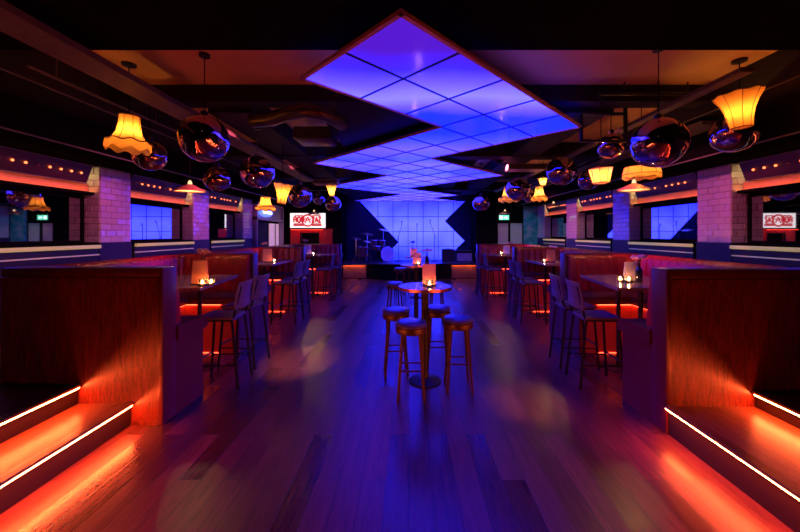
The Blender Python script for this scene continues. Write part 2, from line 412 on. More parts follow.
# ------------------------------------------------------------------ pillars, mirrors, marquee lights, wall ledges
PIL = {-1: [(5.48, 6.08), (7.84, 8.46), (10.20, 10.80)], 1: [(5.26, 5.87), (7.68, 8.30), (10.10, 10.74), (12.52, 13.12)]}
XP = 4.95
PORD = ['nearest the entrance end', 'second from the entrance end', 'third from the entrance end', 'last before the stage corner']
def tiles(bm, p0, u, w, n, z0, z1, tw=.20, th=.1, gap=.006):
    """a skin of bevelled tiles, running bond, from p0 along u for w metres"""
    row = 0; z = z0
    while z < z1 - .02:
        zz = min(z + th, z1)
        x = -(tw / 2 if row % 2 else 0)
        while x < w - .01:
            a, c = max(0, x), min(w, x + tw)
            if c - a > .02:
                q = []
                tilt = random.uniform(-.003, .003); tl2 = random.uniform(-.002, .002)
                ins = gap / 2
                for du, dz, k in ((a + ins, z + ins, 0), (c - ins, z + ins, 0), (c - ins, zz - ins, 0), (a + ins, zz - ins, 0)):
                    q.append(bm.verts.new(p0 + u * du + Vector((0, 0, dz))))
                fr = []
                for j, (du, dz) in enumerate(((a + ins + .008, z + ins + .008), (c - ins - .008, z + ins + .008), (c - ins - .008, zz - ins - .008), (a + ins + .008, zz - ins - .008))):
                    off = .008 + tilt * (1 if j in (1, 2) else -1) + tl2 * (1 if j > 1 else -1)
                    fr.append(bm.verts.new(p0 + u * du + Vector((0, 0, dz)) + n * off))
                bm.faces.new(fr)
                for j in range(4): bm.faces.new((q[j], q[(j + 1) % 4], fr[(j + 1) % 4], fr[j]))
            x += tw
        z += th; row += 1

for s in (-1, 1):
    for i, (y0, y1) in enumerate(PIL[s]):
        b = B(); box(b, (s * XP, y0, 0), (s * XW, y1, ZB)); p = struct('pillar', b, 'grout')
        b = B()
        tiles(b, Vector((s * XP, y0, 0)), Vector((0, 1, 0)), y1 - y0, Vector((-s, 0, 0)), 1.56, ZB)
        tiles(b, Vector((s * XP, y0, 0)), Vector((s, 0, 0)), XW - XP, Vector((0, -1, 0)), 1.56, ZB)
        tiles(b, Vector((s * XP, y1, 0)), Vector((s, 0, 0)), XW - XP, Vector((0, 1, 0)), 1.56, ZB)
        obj('tile_cladding', b, 'tile', p, kind='structure')
        b = B(); box(b, (s * (XP - .012), y0 - .012, 0), (s * XW, y1 + .012, 1.56)); obj('pillar_dado', b, 'navy', p, kind='structure')

BAYS = {-1: [(2.5, 5.48), (6.08, 7.84), (8.46, 10.20)], 1: [(2.4, 5.26), (5.87, 7.68), (8.30, 10.10), (10.74, 12.52)]}
BORD = ['at the entrance end', 'second from the entrance', 'third from the entrance', 'at the stage corner']
for s in (-1, 1):
    for i, (y0, y1) in enumerate(BAYS[s]):
        e = .02
        mr = thing('wall_mirror', f'wide wall mirror {SIDE[s]}, {BORD[i]}', 'mirror', (s * XW, (y0 + y1) / 2, 1.6), 0, 'mirrors between the tiled pillars')
        yc = (y0 + y1) / 2; hw = (y1 - y0) / 2 - e
        b = B(); box(b, (-s * .022, -hw + .04, .0), (0, hw - .04, .66)); obj('mirror_glass', b, 'mirror', mr)
        b = B()
        for lo, hi in (((-s * .04, -hw, -.04), (0, hw, .0)), ((-s * .04, -hw, .66), (0, hw, .705)), ((-s * .04, -hw, 0), (0, -hw + .04, .66)), ((-s * .04, hw - .04, 0), (0, hw, .66))):
            box(b, lo, hi, .004)
        obj('mirror_frame', b, 'black', mr)
        # marquee light bar: slanted board of small bulbs over a lit cove
        mq = thing('marquee_light_bar', f'slanted light bar of red bulbs {SIDE[s]}, {BORD[i]}', 'light', (s * XW, yc, 2.3), 0, 'bulb bars above the wall mirrors')
        prof = [(0, .47), (-s * .30, .465), (-s * .29, .43), (-s * .21, .21), (-s * .19, .19), (0, .19)]
        b = B(); prism(b, [(x, -hw, z) for x, z in prof], (0, 2 * hw - .14, 0)); obj('light_board', b, 'brown_paint', mq)
        b = B(); box(b, (-s * .305, -hw, .452), (-s * .285, hw - .14, .466)); box(b, (-s * .215, -hw, .182), (-s * .188, hw - .14, .196)); obj('edge_trim', b, 'trim', mq)
        b = B(); box(b, (-s * .10, -hw, .05), (0, hw, .19)); obj('cove_back', b, 'cove_paint', mq)
        b = B(); box(b, (-s * .20, -hw, .02), (0, hw, .05)); box(b, (-s * .20, -hw, .05), (-s * .190, hw, .064)); obj('cove_ledge', b, 'black', mq)
        b = B(); box(b, (-s * .172, -hw + .01, .05), (-s * .158, hw - .01, .060)); obj('led_strip', b, 'led_cove', mq, label='glowing amber strip')
        b = B(); box(b, (-s * .13, hw - .138, .22), (-s * .11, hw - .128, .44)); obj('end_strip', b, 'led_end', mq, label='warm yellow strip at the bar end')
        nb = int((2 * hw - .22) / .15)
        base = None
        for k in range(nb):
            if base is None:
                b = B(); sphere(b, (0, 0, 0), .0155, 10, 8); base = obj('bulb', b, 'bulb_small', mq, smooth=True); o = base; lit = base.data
                b = B(); sphere(b, (0, 0, 0), .0155, 10, 8); dim = bpy.data.meshes.new('bulb_unlit'); b.to_mesh(dim); b.free(); dim.materials.append(M['bulb_dim'])
            else:
                o = base.copy(); COL.objects.link(o)
            o.location = (-s * .268, -hw + .1 + k * .15, .325)
            if (k * 7 + i) % 5 == 1: o.data = dim
            else: o.data = lit
        # ledge below the mirror
        lg = thing('wall_ledge', f'cream-edged wall ledge below the mirror {SIDE[s]}, {BORD[i]}', 'ledge', (s * XW, yc, 1.4), 0, 'ledges below the wall mirrors')
        hl = hw - .03
        b = B(); box(b, (-s * .30, -hl, .10), (0, hl, .145)); obj('ledge_top', b, 'black', lg)
        b = B()
        box(b, (-s * .345, -hl, .072), (-s * .285, hl, .128), .016); obj('nosing', b, 'cream_rail', lg, smooth=True, label='softly glowing cream nosing')
        b = B(); box(b, (-s * .30, -hl, -1.06), (0, hl, .10)); obj('ledge_front', b, 'ledge_dark', lg)
        b = B(); box(b, (-s * .315, -hl, -.035), (-s * .298, hl, -.018)); obj('pin_strip', b, 'pin_strip', lg, label='pale pin strip with a glow put into its material')

# ------------------------------------------------------------------ raised platform, steps with lit nosings
XR = {-1: (2.48, 2.95), 1: (2.205, 2.955)}
ZR = {-1: (.188, .345), 1: (.226, .345)}
Y1 = {-1: 3.05, 1: 2.92}
for s in (-1, 1):
    x1, x2 = XR[s]; z1, z2 = ZR[s]; ye = Y1[s]
    b = B(); box(b, (s * x2, YF, 0), (s * 5.22, ye, z2)); box(b, (s * 3.66, ye, 0), (s * 5.22, 12.9, z2))
    pf = struct('floor_platform_' + WALLNAME[s], b, 'step_wood')
    b = B(); box(b, (s * (x1 + .001), YF, 0), (s * x2, ye, z1)); st = struct('floor_step_' + WALLNAME[s], b, 'step_wood')
    for par, x, z in ((st, x1, z1), (pf, x2, z2)):
        # riser face, timber nosing, and the LED tucked under its lip
        b = B(); box(b, (s * (x - .004), YF, z - (z1 if z == z1 else z2 - z1)), (s * x, ye - .005, z - .035)); obj('riser', b, 'riser_dark', par, kind='structure')
        b = B(); prism(b, [(s * (x - .030), YF, z + .018), (s * (x + .05), YF, z + .018), (s * (x + .05), YF, z), (s * x, YF, z), (s * x, YF, z - .035), (s * (x - .006), YF, z - .035), (s * (x - .034), YF, z - .002)], (0, ye - .005 - YF, 0))
        obj('nosing', b, 'nosing_metal', par, kind='structure')
        b = B()
        v = [b.verts.new(Vector((s * (x - .0352), -1.0, z - .0015))), b.verts.new(Vector((s * (x - .0225), -1.0, z - .0175)))]
        w = [b.verts.new(a.co + Vector((0, ye + .98, 0))) for a in v]
        b.faces.new((v[0], v[1], w[1], w[0]))
        obj('led_strip', b, 'led_hot', par, kind='structure')

# ------------------------------------------------------------------ ceiling light panel (zigzag) and the stage screen that continues it
E = .643 / math.sqrt(2)
def UV(u, v): return (-.05 + E * (u - v), 2.12 + E * (u + v))
Z_P = 3.08
poly_uv = [(0, 0), (5, 0), (5, 4), (9, 4), (9, 9), (13, 9), (13, 11), (15.75, 11), (10.8, 15.9), (10.5, 11), (6, 11), (6, 7), (3, 7), (3, 2), (0, 2)]
def inside(px, py, poly):
    c = False; n = len(poly)
    for i in range(n):
        x1, y1 = poly[i]; x2, y2 = poly[(i + 1) % n]
        if (y1 > py) != (y2 > py) and px < (x2 - x1) * (py - y1) / (y2 - y1) + x1: c = not c
    return c
cp = thing('ceiling_light_panel', 'zigzag glowing blue and violet ceiling panel hung over the dance floor', 'light panel', (0, 2.155, Z_P))
def loc3(u, v, z): x, y = UV(u, v); return Vector((x, y - 2.155, z))
b = B()
poly = [loc3(u, v, 0) for u, v in poly_uv]
prism(b, poly, (0, 0, .012)); obj('diffuser', b, 'panel', cp)
b = B(); n = len(poly); ins = []
for i in range(n):
    d1 = (poly[i] - poly[i - 1]).normalized(); d2 = (poly[(i + 1) % n] - poly[i]).normalized()
    n1, n2 = Vector((-d1.y, d1.x, 0)), Vector((-d2.y, d2.x, 0)); k = 1 + n1.dot(n2)
    ins.append(poly[i] + (n1 + n2) / max(k, .3) * .12 + Vector((0, 0, .014)))
prism(b, ins, (0, 0, .08)); obj('light_box', b, 'black', cp)
b = B()
n = len(poly)
for i in range(n):
    p, q = poly[i], poly[(i + 1) % n]
    if i == 7: continue
    d = (q - p).normalized(); nn = Vector((d.y, -d.x, 0))
    prism(b, [p + nn * .004 - d * .004 + Vector((0, 0, -.012)), q + nn * .004 + d * .004 + Vector((0, 0, -.012)), q - nn * .028 + d * .004 + Vector((0, 0, -.012)), p - nn * .028 - d * .004 + Vector((0, 0, -.012))], (0, 0, .03))
obj('edge_frame', b, 'panel_frame', cp)
b = B()
def strip(p, q, w=.016):
    d = (q - p).normalized(); nn = Vector((-d.y, d.x, 0)) * w / 2; dz = Vector((0, 0, -.010))
    prism(b, [p + nn + dz, q + nn + dz, q - nn + dz, p - nn + dz], (0, 0, .012))
for k in range(1, 16):
    run = None
    for axis in (0, 1):
        start = None
        for j in range(0, 65):
            t = j * .25 + .125
            c = (k, t) if axis == 0 else (t, k)
            eps = .02
            a1 = (c[0] - eps, c[1]) if axis == 0 else (c[0], c[1] - eps)
            a2 = (c[0] + eps, c[1]) if axis == 0 else (c[0], c[1] + eps)
            ok = inside(*a1, poly_uv) and inside(*a2, poly_uv) and UV(*c)[1] < 14.25
            if ok and start is None: start = t - .125
            if not ok and start is not None:
                e0, e1 = start, t - .125
                p, q = (loc3(k, e0, 0), loc3(k, e1, 0)) if axis == 0 else (loc3(e0, k, 0), loc3(e1, k, 0))
                strip(p, q); start = None
obj('grid', b, 'panel_grid', cp)
b = B()
for u, v in ((.04, .04), (4.9, .1), (8.9, 4.1), (3.1, 6.8), (6.1, 10.8), (12.9, 9.1)):
    p = loc3(u, v, .14); tube(b, [p, p + Vector((0, 0, .25 if u < 1 else .16))], .006, 6)
obj('hanger', b, 'gunmetal', cp)

ZS = .60
sc = thing('stage_screen', 'glowing blue zigzag screen on the wall behind the stage', 'screen', (0, 14.38, ZS))
YS = 14.30
pw = [(-2.05, 3.07), (2.33, 3.07), (1.50, 2.24), (2.32, 1.42), (1.50, ZS + .01), (-1.17, ZS + .01), (-.43, 1.36)]
pl = [Vector((x, -.06, z - ZS)) for x, z in pw]
b = B(); prism(b, pl, (0, .02, 0)); obj('diffuser', b, 'screen', sc)
b = B()
def strip_w(p, q, w=.02):
    d = (q - p).normalized(); nn = Vector((-d.z, 0, d.x)) * w / 2; dy = Vector((0, -.010, 0))
    prism(b, [p + nn + dy, q + nn + dy, q - nn + dy, p - nn + dy], (0, .012, 0))
def spans(fn):
    out, start = [], None
    for j in range(0, 241):
        t = -2.6 + j * .0245
        ok = inside(*fn(t), pw)
        if ok and start is None: start = t
        if not ok and start is not None: out.append((start, t)); start = None
    return out
for k in range(7):
    x = -1.93 + .631 * k + .63
    for a, c in spans(lambda t: (x, t + 2)): strip_w(Vector((x, -.06, a + 2 - ZS)), Vector((x, -.06, c + 2 - ZS)))
for k in range(4):
    z = 3.07 - .018 - .623 * (k + 0) if k else None
    if z is None: continue
    for a, c in spans(lambda t: (t, z)): strip_w(Vector((a, -.06, z - ZS)), Vector((c, -.06, z - ZS)))
obj('grid', b, 'panel_grid', sc)
b = B(); prism(b, [p + Vector((0, .021, 0)) for p in pl], (0, .035, 0)); obj('light_box', b, 'black', sc)

# ------------------------------------------------------------------ booths
def round_path(pts, rad, n=7):
    out = [Vector(pts[0])]
    for i in range(1, len(pts) - 1):
        p, a, c = Vector(pts[i]), Vector(pts[i - 1]), Vector(pts[i + 1])
        d1, d2 = (a - p).normalized(), (c - p).normalized()
        A, C = p + d1 * rad, p + d2 * rad; O = p + d1 * rad + d2 * rad
        for k in range(n + 1):
            t = k / n * PI / 2
            out.append(O - d2 * rad * math.cos(t) - d1 * rad * math.sin(t))
    out.append(Vector(pts[-1])); return out
def resample(path, step):
    out = [path[0].copy()]; ss = [0.0]; acc = 0
    for a, c in zip(path, path[1:]):
        L = (c - a).length
        if L < 1e-6: continue
        k = max(1, round(L / step))
        for j in range(1, k + 1): out.append(a + (c - a) * j / k); ss.append(acc + L * j / k)
        acc += L
    return out, ss
def sweep(bm, path, side, prof, ss=None, mod=None):
    """prof (d, z) closed; d measured from the path to the inside (side = +1 left / -1 right of travel)"""
    rings = []; n = len(path)
    for i, p in enumerate(path):
        if 0 < i < n - 1:
            t1 = (path[i] - path[i - 1]).normalized(); t2 = (path[i + 1] - path[i]).normalized()
            t = (t1 + t2).normalized(); k = 1 / max(.5, t.dot(t1))
        else:
            t = (path[min(i + 1, n - 1)] - path[max(0, i - 1)]).normalized(); k = 1
        nn = Vector((-t.y, t.x)) * side * k
        ring = []
        for j, (d, z) in enumerate(prof):
            dd = d + (mod(j, ss[i]) if mod else 0)
            q = p + nn * dd
            ring.append(bm.verts.new((q.x, q.y, z)))
        rings.append(ring)
    m = len(prof)
    for a, c in zip(rings, rings[1:]):
        for k in range(m): bm.faces.new((a[k], a[(k + 1) % m], c[(k + 1) % m], c[k]))
    bm.faces.new(rings[0][::-1]); bm.faces.new(rings[-1])

P_Y = [2.92, 5.28, 7.88, 10.25]          # near face of each divider
P_X = [2.20, 2.42, 2.44, 2.06]           # its aisle end
XB = 3.58
PT = .17
BO = ['entrance-end booth', 'middle booth', 'stage-end booth']
DV = ['first from the entrance', 'second from the entrance', 'third from the entrance', 'last before the stage']
for s in (-1, 1):
    # dividers: timber core with a leather-wrapped end and cap
    P_Y = [Y1[s], 5.28, 7.88, 10.25]
    for i in range(4):
        y0, xe = P_Y[i], P_X[i]
        dv = thing('booth_divider', f'tall leather-capped divider {SIDE[s]}, {DV[i]}', 'divider', (s * xe, y0, 0), 0, 'dividers between the booths')
        w = XB + (.06 if i in (0,) else 0) - xe; X = lambda d: s * d
        b = B(); box(b, (X(.03), 0, 0), (X(w), PT - .0, 1.31)); obj('panel', b, 'panel_wood', dv)
        b = B(); fy = -.012 if i == 0 else .0
        box(b, (X(0), fy, 1.312), (X(w), PT, 1.40), .028); box(b, (X(-.012), fy, .0), (X(.034), PT, 1.40), .012); obj('leather_cap', b, 'leather_plum', dv, smooth=True)
        if i == 0:
            b = B(); box(b, (X(.035), -.010, .0), (X(w), .0, .03)); obj('trim_strip', b, 'panel_wood', dv)
            b = B(); box(b, (X(.035), -.012, 1.27), (X(w), .0, 1.312)); obj('trim_strip', b, 'panel_wood', dv)
    # U-shaped banquettes
    for i in range(3):
        ya, yb = P_Y[i] + PT + .003, P_Y[i + 1] - .003
        xa, xb = P_X[i], P_X[i + 1]
        bn = thing('booth_banquette', f'U-shaped red leather banquette {SIDE[s]}, {BO[i]}', 'banquette', (s * XB, (ya + yb) / 2, 0), 0, 'banquettes along the booths')
        yc = (ya + yb) / 2
        raw = [(xa + .03, ya - yc), (XB, ya - yc), (XB, yb - yc), (xb + .03, yb - yc)]
        path = round_path([((x - XB), y) for x, y in raw], .20)
        path = [Vector((s * p.x, p.y)) for p in path]
        sd = 1 if s > 0 else -1
        fine, ss = resample(path, .024)
        mod = lambda j, q: (.030 * abs(math.sin(PI * q / .14)) ** .7 if j in (1, 2, 3) else 0)
        b = B(); sweep(b, fine, sd, [(.005, .80), (.12, .80), (.105, 1.05), (.075, 1.32), (.055, 1.375), (.02, 1.39), (.005, 1.37)], ss, mod); obj('backrest', b, 'leather_red', bn, smooth=True)
        crs, cs = resample(path, .08)
        cush = [p.copy() for p in crs]
        for k, j in ((0, 1), (-1, -2)): cush[k] = cush[k] + (cush[k] - cush[j]).normalized() * .055
        b = B(); sweep(b, cush, sd, [(.004, .70), (.44, .70), (.475, .72), (.485, .765), (.47, .81), (.43, .83), (.004, .835)]); obj('seat_cushion', b, 'leather_plum', bn, smooth=True)
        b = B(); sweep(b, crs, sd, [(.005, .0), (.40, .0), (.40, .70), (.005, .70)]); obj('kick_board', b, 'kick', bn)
        trim = [p.copy() for p in crs]
        b = B(); sweep(b, trim[3:-3], sd, [(.404, .690), (.416, .690), (.416, .699), (.404, .699)]); obj('led_strip', b, 'led_under', bn, label='glowing red strip under the seat lip')
        b = B(); sweep(b, trim[3:-3], sd, [(.401, .004), (.409, .004), (.409, .012), (.401, .012)]); obj('floor_reflection', b, 'reflection_red', bn, label='glowing strip standing in for the red reflection on the floor')  # reflection at the foot of the kick board, put in as a glowing strip
        for (x0, yy, dr) in ((xa, ya - yc, 1), (xb, yb - yc, -1)):
            b = B()
            prism(b, [(s * (x0 - XB - .006), yy, 0), (s * (x0 - XB - .006), yy + dr * .42, 0), (s * (x0 - XB - .006), yy + dr * .42, .70), (s * (x0 - XB - .006), yy, .70)], (s * .035, 0, 0))
            obj('end_panel', b, 'leather_plum', bn)
    # low screen wall behind the banquettes
    b = B(); box(b, (s * (XB + .005), 3.095, 0), (s * (XB + .055), 10.24, 1.335)); struct('wall_partition_' + WALLNAME[s], b, 'panel_wood')

# ------------------------------------------------------------------ booth tables
TBL = [(3.60, 4.80, 2.20, 2.40, 3.22), (6.40, 7.58, 2.56, 2.58, 3.30), (9.15, 10.0, 2.42, 2.12, 3.20)]
ZT = 1.13
for s in (-1, 1):
    for i, (y0, y1, xn, xf, xo) in enumerate(TBL):
        yc = (y0 + y1) / 2; xc = (max(xn, xf) + xo) / 2
        t = thing('booth_table', f'high oak table on black pedestals {SIDE[s]}, in the {BO[i]}', 'table', (s * xc, yc, 0), 0, 'high tables in the booths')
        Q = lambda x, y, z: (s * (x - xc), y - yc, z)
        b = B(); prism(b, [Q(xn, y0, ZT - .032), Q(xo, y0, ZT - .032), Q(xo, y1, ZT - .032), Q(xf, y1, ZT - .032)], (0, 0, .032)); obj('tabletop', b, 'table_wood', t)
        xl = max(xn, xf) + .27
        for yy in (y0 + .34, y1 - .44):
            b = B(); tube(b, [Q(xl, yy, .02), Q(xl, yy, ZT - .032)], .026, 10); box(b, [c for c in Q(xl - .15, yy - .15, ZT - .045)], [c for c in Q(xl + .15, yy + .15, ZT - .033)])
            obj('pedestal', b, 'black_metal', t, smooth=True)
            b = B()
            solid(b, [(.20, 0), (.20, .012), (.05, .028), (.03, .03)], 24, Q(xl, yy, 0)); obj('base', b, 'black_metal', t, smooth=True)
        b = B(); tube(b, [Q(xl - .01, y0 + .34, .30), Q(xl - .01, y1 - .44, .30)], .014, 8); obj('footrest', b, 'black_metal', t, smooth=True)

# ------------------------------------------------------------------ bar chairs (face +x locally)
def make_chair(label, loc, rz):
    t = thing('bar_chair', label, 'chair', loc, rz, 'bar chairs along the booths')
    b = B(); box(b, (-.185, -.19, .755), (.20, .19, .79), .012)
    obj('seat', b, 'ply', t, smooth=True)
    b = B(); n = 9; rows = []
    for k in range(n):
        a = (k / (n - 1) - .5) * 1.15; y = .205 * math.sin(a) / math.sin(.575); x = -.20 - .055 * (math.cos(a) - math.cos(.575)) * 3
        rows.append((x, y))
    lo = [(x, y, .865) for x, y in rows]; hi = [(x - .045, y * .94, 1.165) for x, y in rows]
    f = [[b.verts.new(p) for p in lo], [b.verts.new((p[0] - .018, p[1] * 1.02, 1.02)) for p in lo], [b.verts.new(p) for p in hi]]
    g = [[b.verts.new(v.co + Vector((-.014, 0, 0))) for v in r] for r in f]
    for r in range(2):
        for k in range(n - 1):
            b.faces.new((f[r][k], f[r][k + 1], f[r + 1][k + 1], f[r + 1][k])); b.faces.new((g[r][k], g[r + 1][k], g[r + 1][k + 1], g[r][k + 1]))
    for k in range(n - 1):
        b.faces.new((f[0][k], g[0][k], g[0][k + 1], f[0][k + 1])); b.faces.new((f[2][k], f[2][k + 1], g[2][k + 1], g[2][k]))
    for r in range(2):
        b.faces.new((f[r][0], f[r + 1][0], g[r + 1][0], g[r][0])); b.faces.new((f[r][-1], g[r][-1], g[r + 1][-1], f[r + 1][-1]))
    obj('backrest', b, 'ply', t, smooth=True)
    for sy in (-1, 1):
        b = B(); tube(b, [(.165, sy * .165, .757), (.175, sy * .172, .70), (.225, sy * .20, 0)], .0155, 8); obj('leg', b, 'gunmetal', t, smooth=True)
        b = B(); tube(b, [(-.16, sy * .165, .757), (-.175, sy * .172, .70), (-.245, sy * .20, 0)], .0155, 8); obj('leg', b, 'gunmetal', t, smooth=True)
        b = B(); tube(b, [(-.165, sy * .165, .752), (-.192, sy * .168, .80), (-.228, sy * .165, .98), (-.255, sy * .15, 1.12)], .0145, 8); obj('back_post', b, 'gunmetal', t, smooth=True)
        b = B(); tube(b, [(.208, sy * .189, .26), (-.217, sy * .189, .26)], .009, 8); obj('stretcher', b, 'gunmetal', t, smooth=True)
    b = B(); tube(b, [(.203, -.187, .30), (.203, .187, .30)], .010, 8); obj('stretcher', b, 'gunmetal', t, smooth=True)
    b = B(); tube(b, [(-.213, -.187, .30), (-.213, .187, .30)], .009, 8); obj('stretcher', b, 'gunmetal', t, smooth=True)
    b = B()
    for x0, y0, x1, y1 in ((-.17, -.17, .17, -.17), (-.17, .17, .17, .17), (-.17, -.17, -.17, .17), (.17, -.17, .17, .17)): tube(b, [(x0, y0, .747), (x1, y1, .747)], .010, 6)
    obj('seat_frame', b, 'gunmetal', t, smooth=True)
    return t
CH = [(2.13, 3.92, 0), (2.17, 4.50, 0), (2.36, 6.62, 1), (2.36, 7.10, 1), (2.24, 9.02, 2), (2.12, 9.48, 2)]
chair = None
for s in (-1, 1):
    for k, (x, y, i) in enumerate(CH):
        lab = f'black bar chair {SIDE[s]}, {BO[i]}, {"entrance-side" if k % 2 == 0 else "stage-side"} one of two'
        rz = (0 if s > 0 else PI) + random.uniform(-.10, .10)
        if chair is None: chair = make_chair(lab, (s * x, y, 0), rz)
        else: dup(chair, (s * x, y, 0), rz, lab)

# ------------------------------------------------------------------ round high tables and stools in the middle
TR = [(.185, 3.955, 'first from the entrance with four stools'), (.14, 6.70, 'in the middle of the row'), (.20, 9.16, 'last before the stage')]
rt = None
for x, y, w in TR:
    lab = f'round high bar table with copper rim, {w}'
    if rt is None:
        rt = thing('round_table', lab, 'table', (x, y, 0), 0, 'round high tables down the middle')
        b = B(); solid(b, [(.296, 1.07), (.296, 1.10)], 48); obj('tabletop', b, 'table_wood', rt, smooth=True)
        b = B(); lathe(b, [(.295, 1.068), (.306, 1.068), (.306, 1.101), (.295, 1.101)], 48); obj('rim', b, 'copper', rt, smooth=True, label='copper rim')
        b = B(); solid(b, [(.05, .03), (.042, .05), (.042, 1.04), (.14, 1.07)], 24); obj('column', b, 'black_metal', rt, smooth=True)
        b = B(); solid(b, [(.185, 0), (.185, .012), (.17, .02), (.06, .04), (.045, .05)], 40); obj('base', b, 'black_metal', rt, smooth=True)
    else: dup(rt, (x, y, 0), 0, lab)
ST = [(.022, 3.605, .0, 'stool at the first round table, pulled out toward the entrance'),
      (.545, 3.79, .0, 'stool at the first round table, toward the exit sign'),
      (-.16, 4.20, .1, 'stool at the first round table, toward the red sign'),
      (.36, 4.34, .0, 'stool at the first round table, tucked on its stage side'),
      (-.27, 6.50, .3, 'stool at the middle round table, toward the red sign'),
      (.52, 6.45, .1, 'stool at the middle round table, toward the exit sign'),
      (-.24, 9.30, .2, 'stool at the last round table, toward the red sign'),
      (.02, 9.62, .6, 'stool at the last round table, on its stage side')]
stool = None
def make_stool(lab, loc, rz):
    t = thing('bar_stool', 'round wooden bar ' + lab, 'stool', loc, rz, 'round bar stools at the middle tables')
    b = B(); solid(b, [(.10, .728), (.158, .730), (.168, .745), (.166, .765), (.150, .782), (.10, .790), (.04, .792)], 36); obj('seat_pad', b, 'leather_blue', t, smooth=True)
    b = B(); solid(b, [(.145, .665), (.160, .67), (.164, .70), (.160, .728), (.12, .729)], 36); obj('seat_ring', b, 'stool_wood', t, smooth=True)
    for k in range(4):
        a = PI / 4 + k * PI / 2; c, q = math.cos(a), math.sin(a)
        b = B(); tube(b, [(c * .125, q * .125, .68), (c * .19, q * .19, 0)], .017, 4, .014); obj('leg', b, 'stool_wood', t)
    for k in range(4):
        z = .22 if k % 2 else .30; r = .125 + .065 * (1 - z / .68)
        a, a2 = PI / 4 + k * PI / 2, PI / 4 + (k + 1) * PI / 2
        b = B(); tube(b, [(math.cos(a) * r, math.sin(a) * r, z), (math.cos(a2) * r, math.sin(a2) * r, z)], .010, 6); obj('stretcher', b, 'stool_wood', t)
    return t
for x, y, rz, lab in ST:
    if stool is None: stool = make_stool(lab, (x, y, 0), rz)
    else: dup(stool, (x, y, 0), rz, 'round wooden bar ' + lab)

# ------------------------------------------------------------------ table settings: menus, candle glasses, flowers
def menu(loc, rz, lab, m='card', w=.15, h=.25):
    t = thing('menu_stand', lab, 'menu', loc, rz, 'menus standing on the tables')
    b = B()
    box(b, (-w / 2, -.004, .012), (w / 2, 0, h), rot=Matrix.Rotation(.14, 3, 'X'), pivot=(0, 0, h)); obj('card', b, m, t)
    b = B(); box(b, (-w / 2, .0, .012), (w / 2, .004, h), rot=Matrix.Rotation(-.14, 3, 'X'), pivot=(0, 0, h)); obj('card', b, m, t)
    b = B(); box(b, (-w / 2 - .004, -.046, 0), (w / 2 + .004, .046, .012), .003); obj('holder', b, 'black_metal', t)
    return t
candle0 = None
def candle(loc, lab):
    global candle0
    if candle0 is None:
        t = thing('candle_glass', lab, 'candle', loc, 0, 'tealight glasses on the tables')
        b = B(); lathe(b, [(.0, .001), (.034, .001), (.038, .075), (.035, .075), (.031, .006), (.0, .006)], 20); bmesh.ops.remove_doubles(b, verts=b.verts, dist=1e-5); obj('glass', b, 'glass', t, smooth=True)
        b = B(); solid(b, [(.028, .008), (.028, .030)], 16); obj('wax', b, 'wax', t, smooth=True)
        b = B(); lathe(b, [(.001, .031), (.006, .036), (.0075, .042), (.0045, .052), (.001, .062)], 10); obj('flame', b, 'flame', t, smooth=True)
        candle0 = t
    else: t = dup(candle0, loc, random.random() * 3, lab)
    return t
def flowers(loc, lab, petal, h=.36, bottle='glass_dark'):
    t = thing('flower_vase', lab, 'vase', loc, random.random() * 3, 'flower vases on the tables')
    b = B(); solid(b, [(.036, 0), (.040, .01), (.040, .13), (.030, .16), (.014, .185), (.014, .225), (.017, .23)], 18); obj('vase', b, bottle, t, smooth=True)
    b = B(); c = B(); rnd = random.Random(h * 1000 + loc[0])
    for k in range(6):
        a = k * 1.05 + rnd.random(); r = .025 + .045 * (k % 3) / 2
        p = Vector((r * math.cos(a), r * math.sin(a), h - .05 + .03 * rnd.random()))
        tube(b, [(0, 0, .20), p * .5 + Vector((0, 0, .12)), p], .0025, 5)
        for j in range(9):
            aa = j * 2.4; rr = .008 + .003 * j
            d = Vector((math.cos(aa) * rr, math.sin(aa) * rr, 0.02 - .0026 * j))
            sphere(c, p + d, .0155, 7, 5, (1, 1, .75))
    obj('stems', b, 'stem', t); obj('blooms', c, petal, t, smooth=True)
    return t
MW = 1.10
menu((.235, 4.00, MW), .0, 'orange folded menu on the first round table', 'card', .155, .25)
candle((.235, 3.88, MW), 'lit tealight glass on the first round table')
menu((.155, 6.72, MW), .05, 'orange folded menu on the middle round table', 'card', .165, .235)
candle((.18, 6.58, MW), 'lit tealight glass on the middle round table')
flowers((.35, 6.66, MW), 'dark vase with orange bloom on the middle round table', 'petal_orange', .31)
menu((.125, 9.20, MW), -.05, 'orange folded menu on the last round table', 'card', .17, .22)
candle((.15, 9.03, MW), 'lit tealight glass on the last round table')
flowers((.10, 9.33, MW), 'vase of dark drooping blooms on the last round table', 'petal_dark', .41)
SET = {-1: [(200, 3.86, .0, 'card'), (267.5, 6.95, .15, 'card'), (308, 9.5, .1, 'card_white')],
       1: [(630.5, 4.12, .1, 'card_white'), (551, 6.95, .1, 'card'), (506.5, 9.5, .0, 'card_white')]}
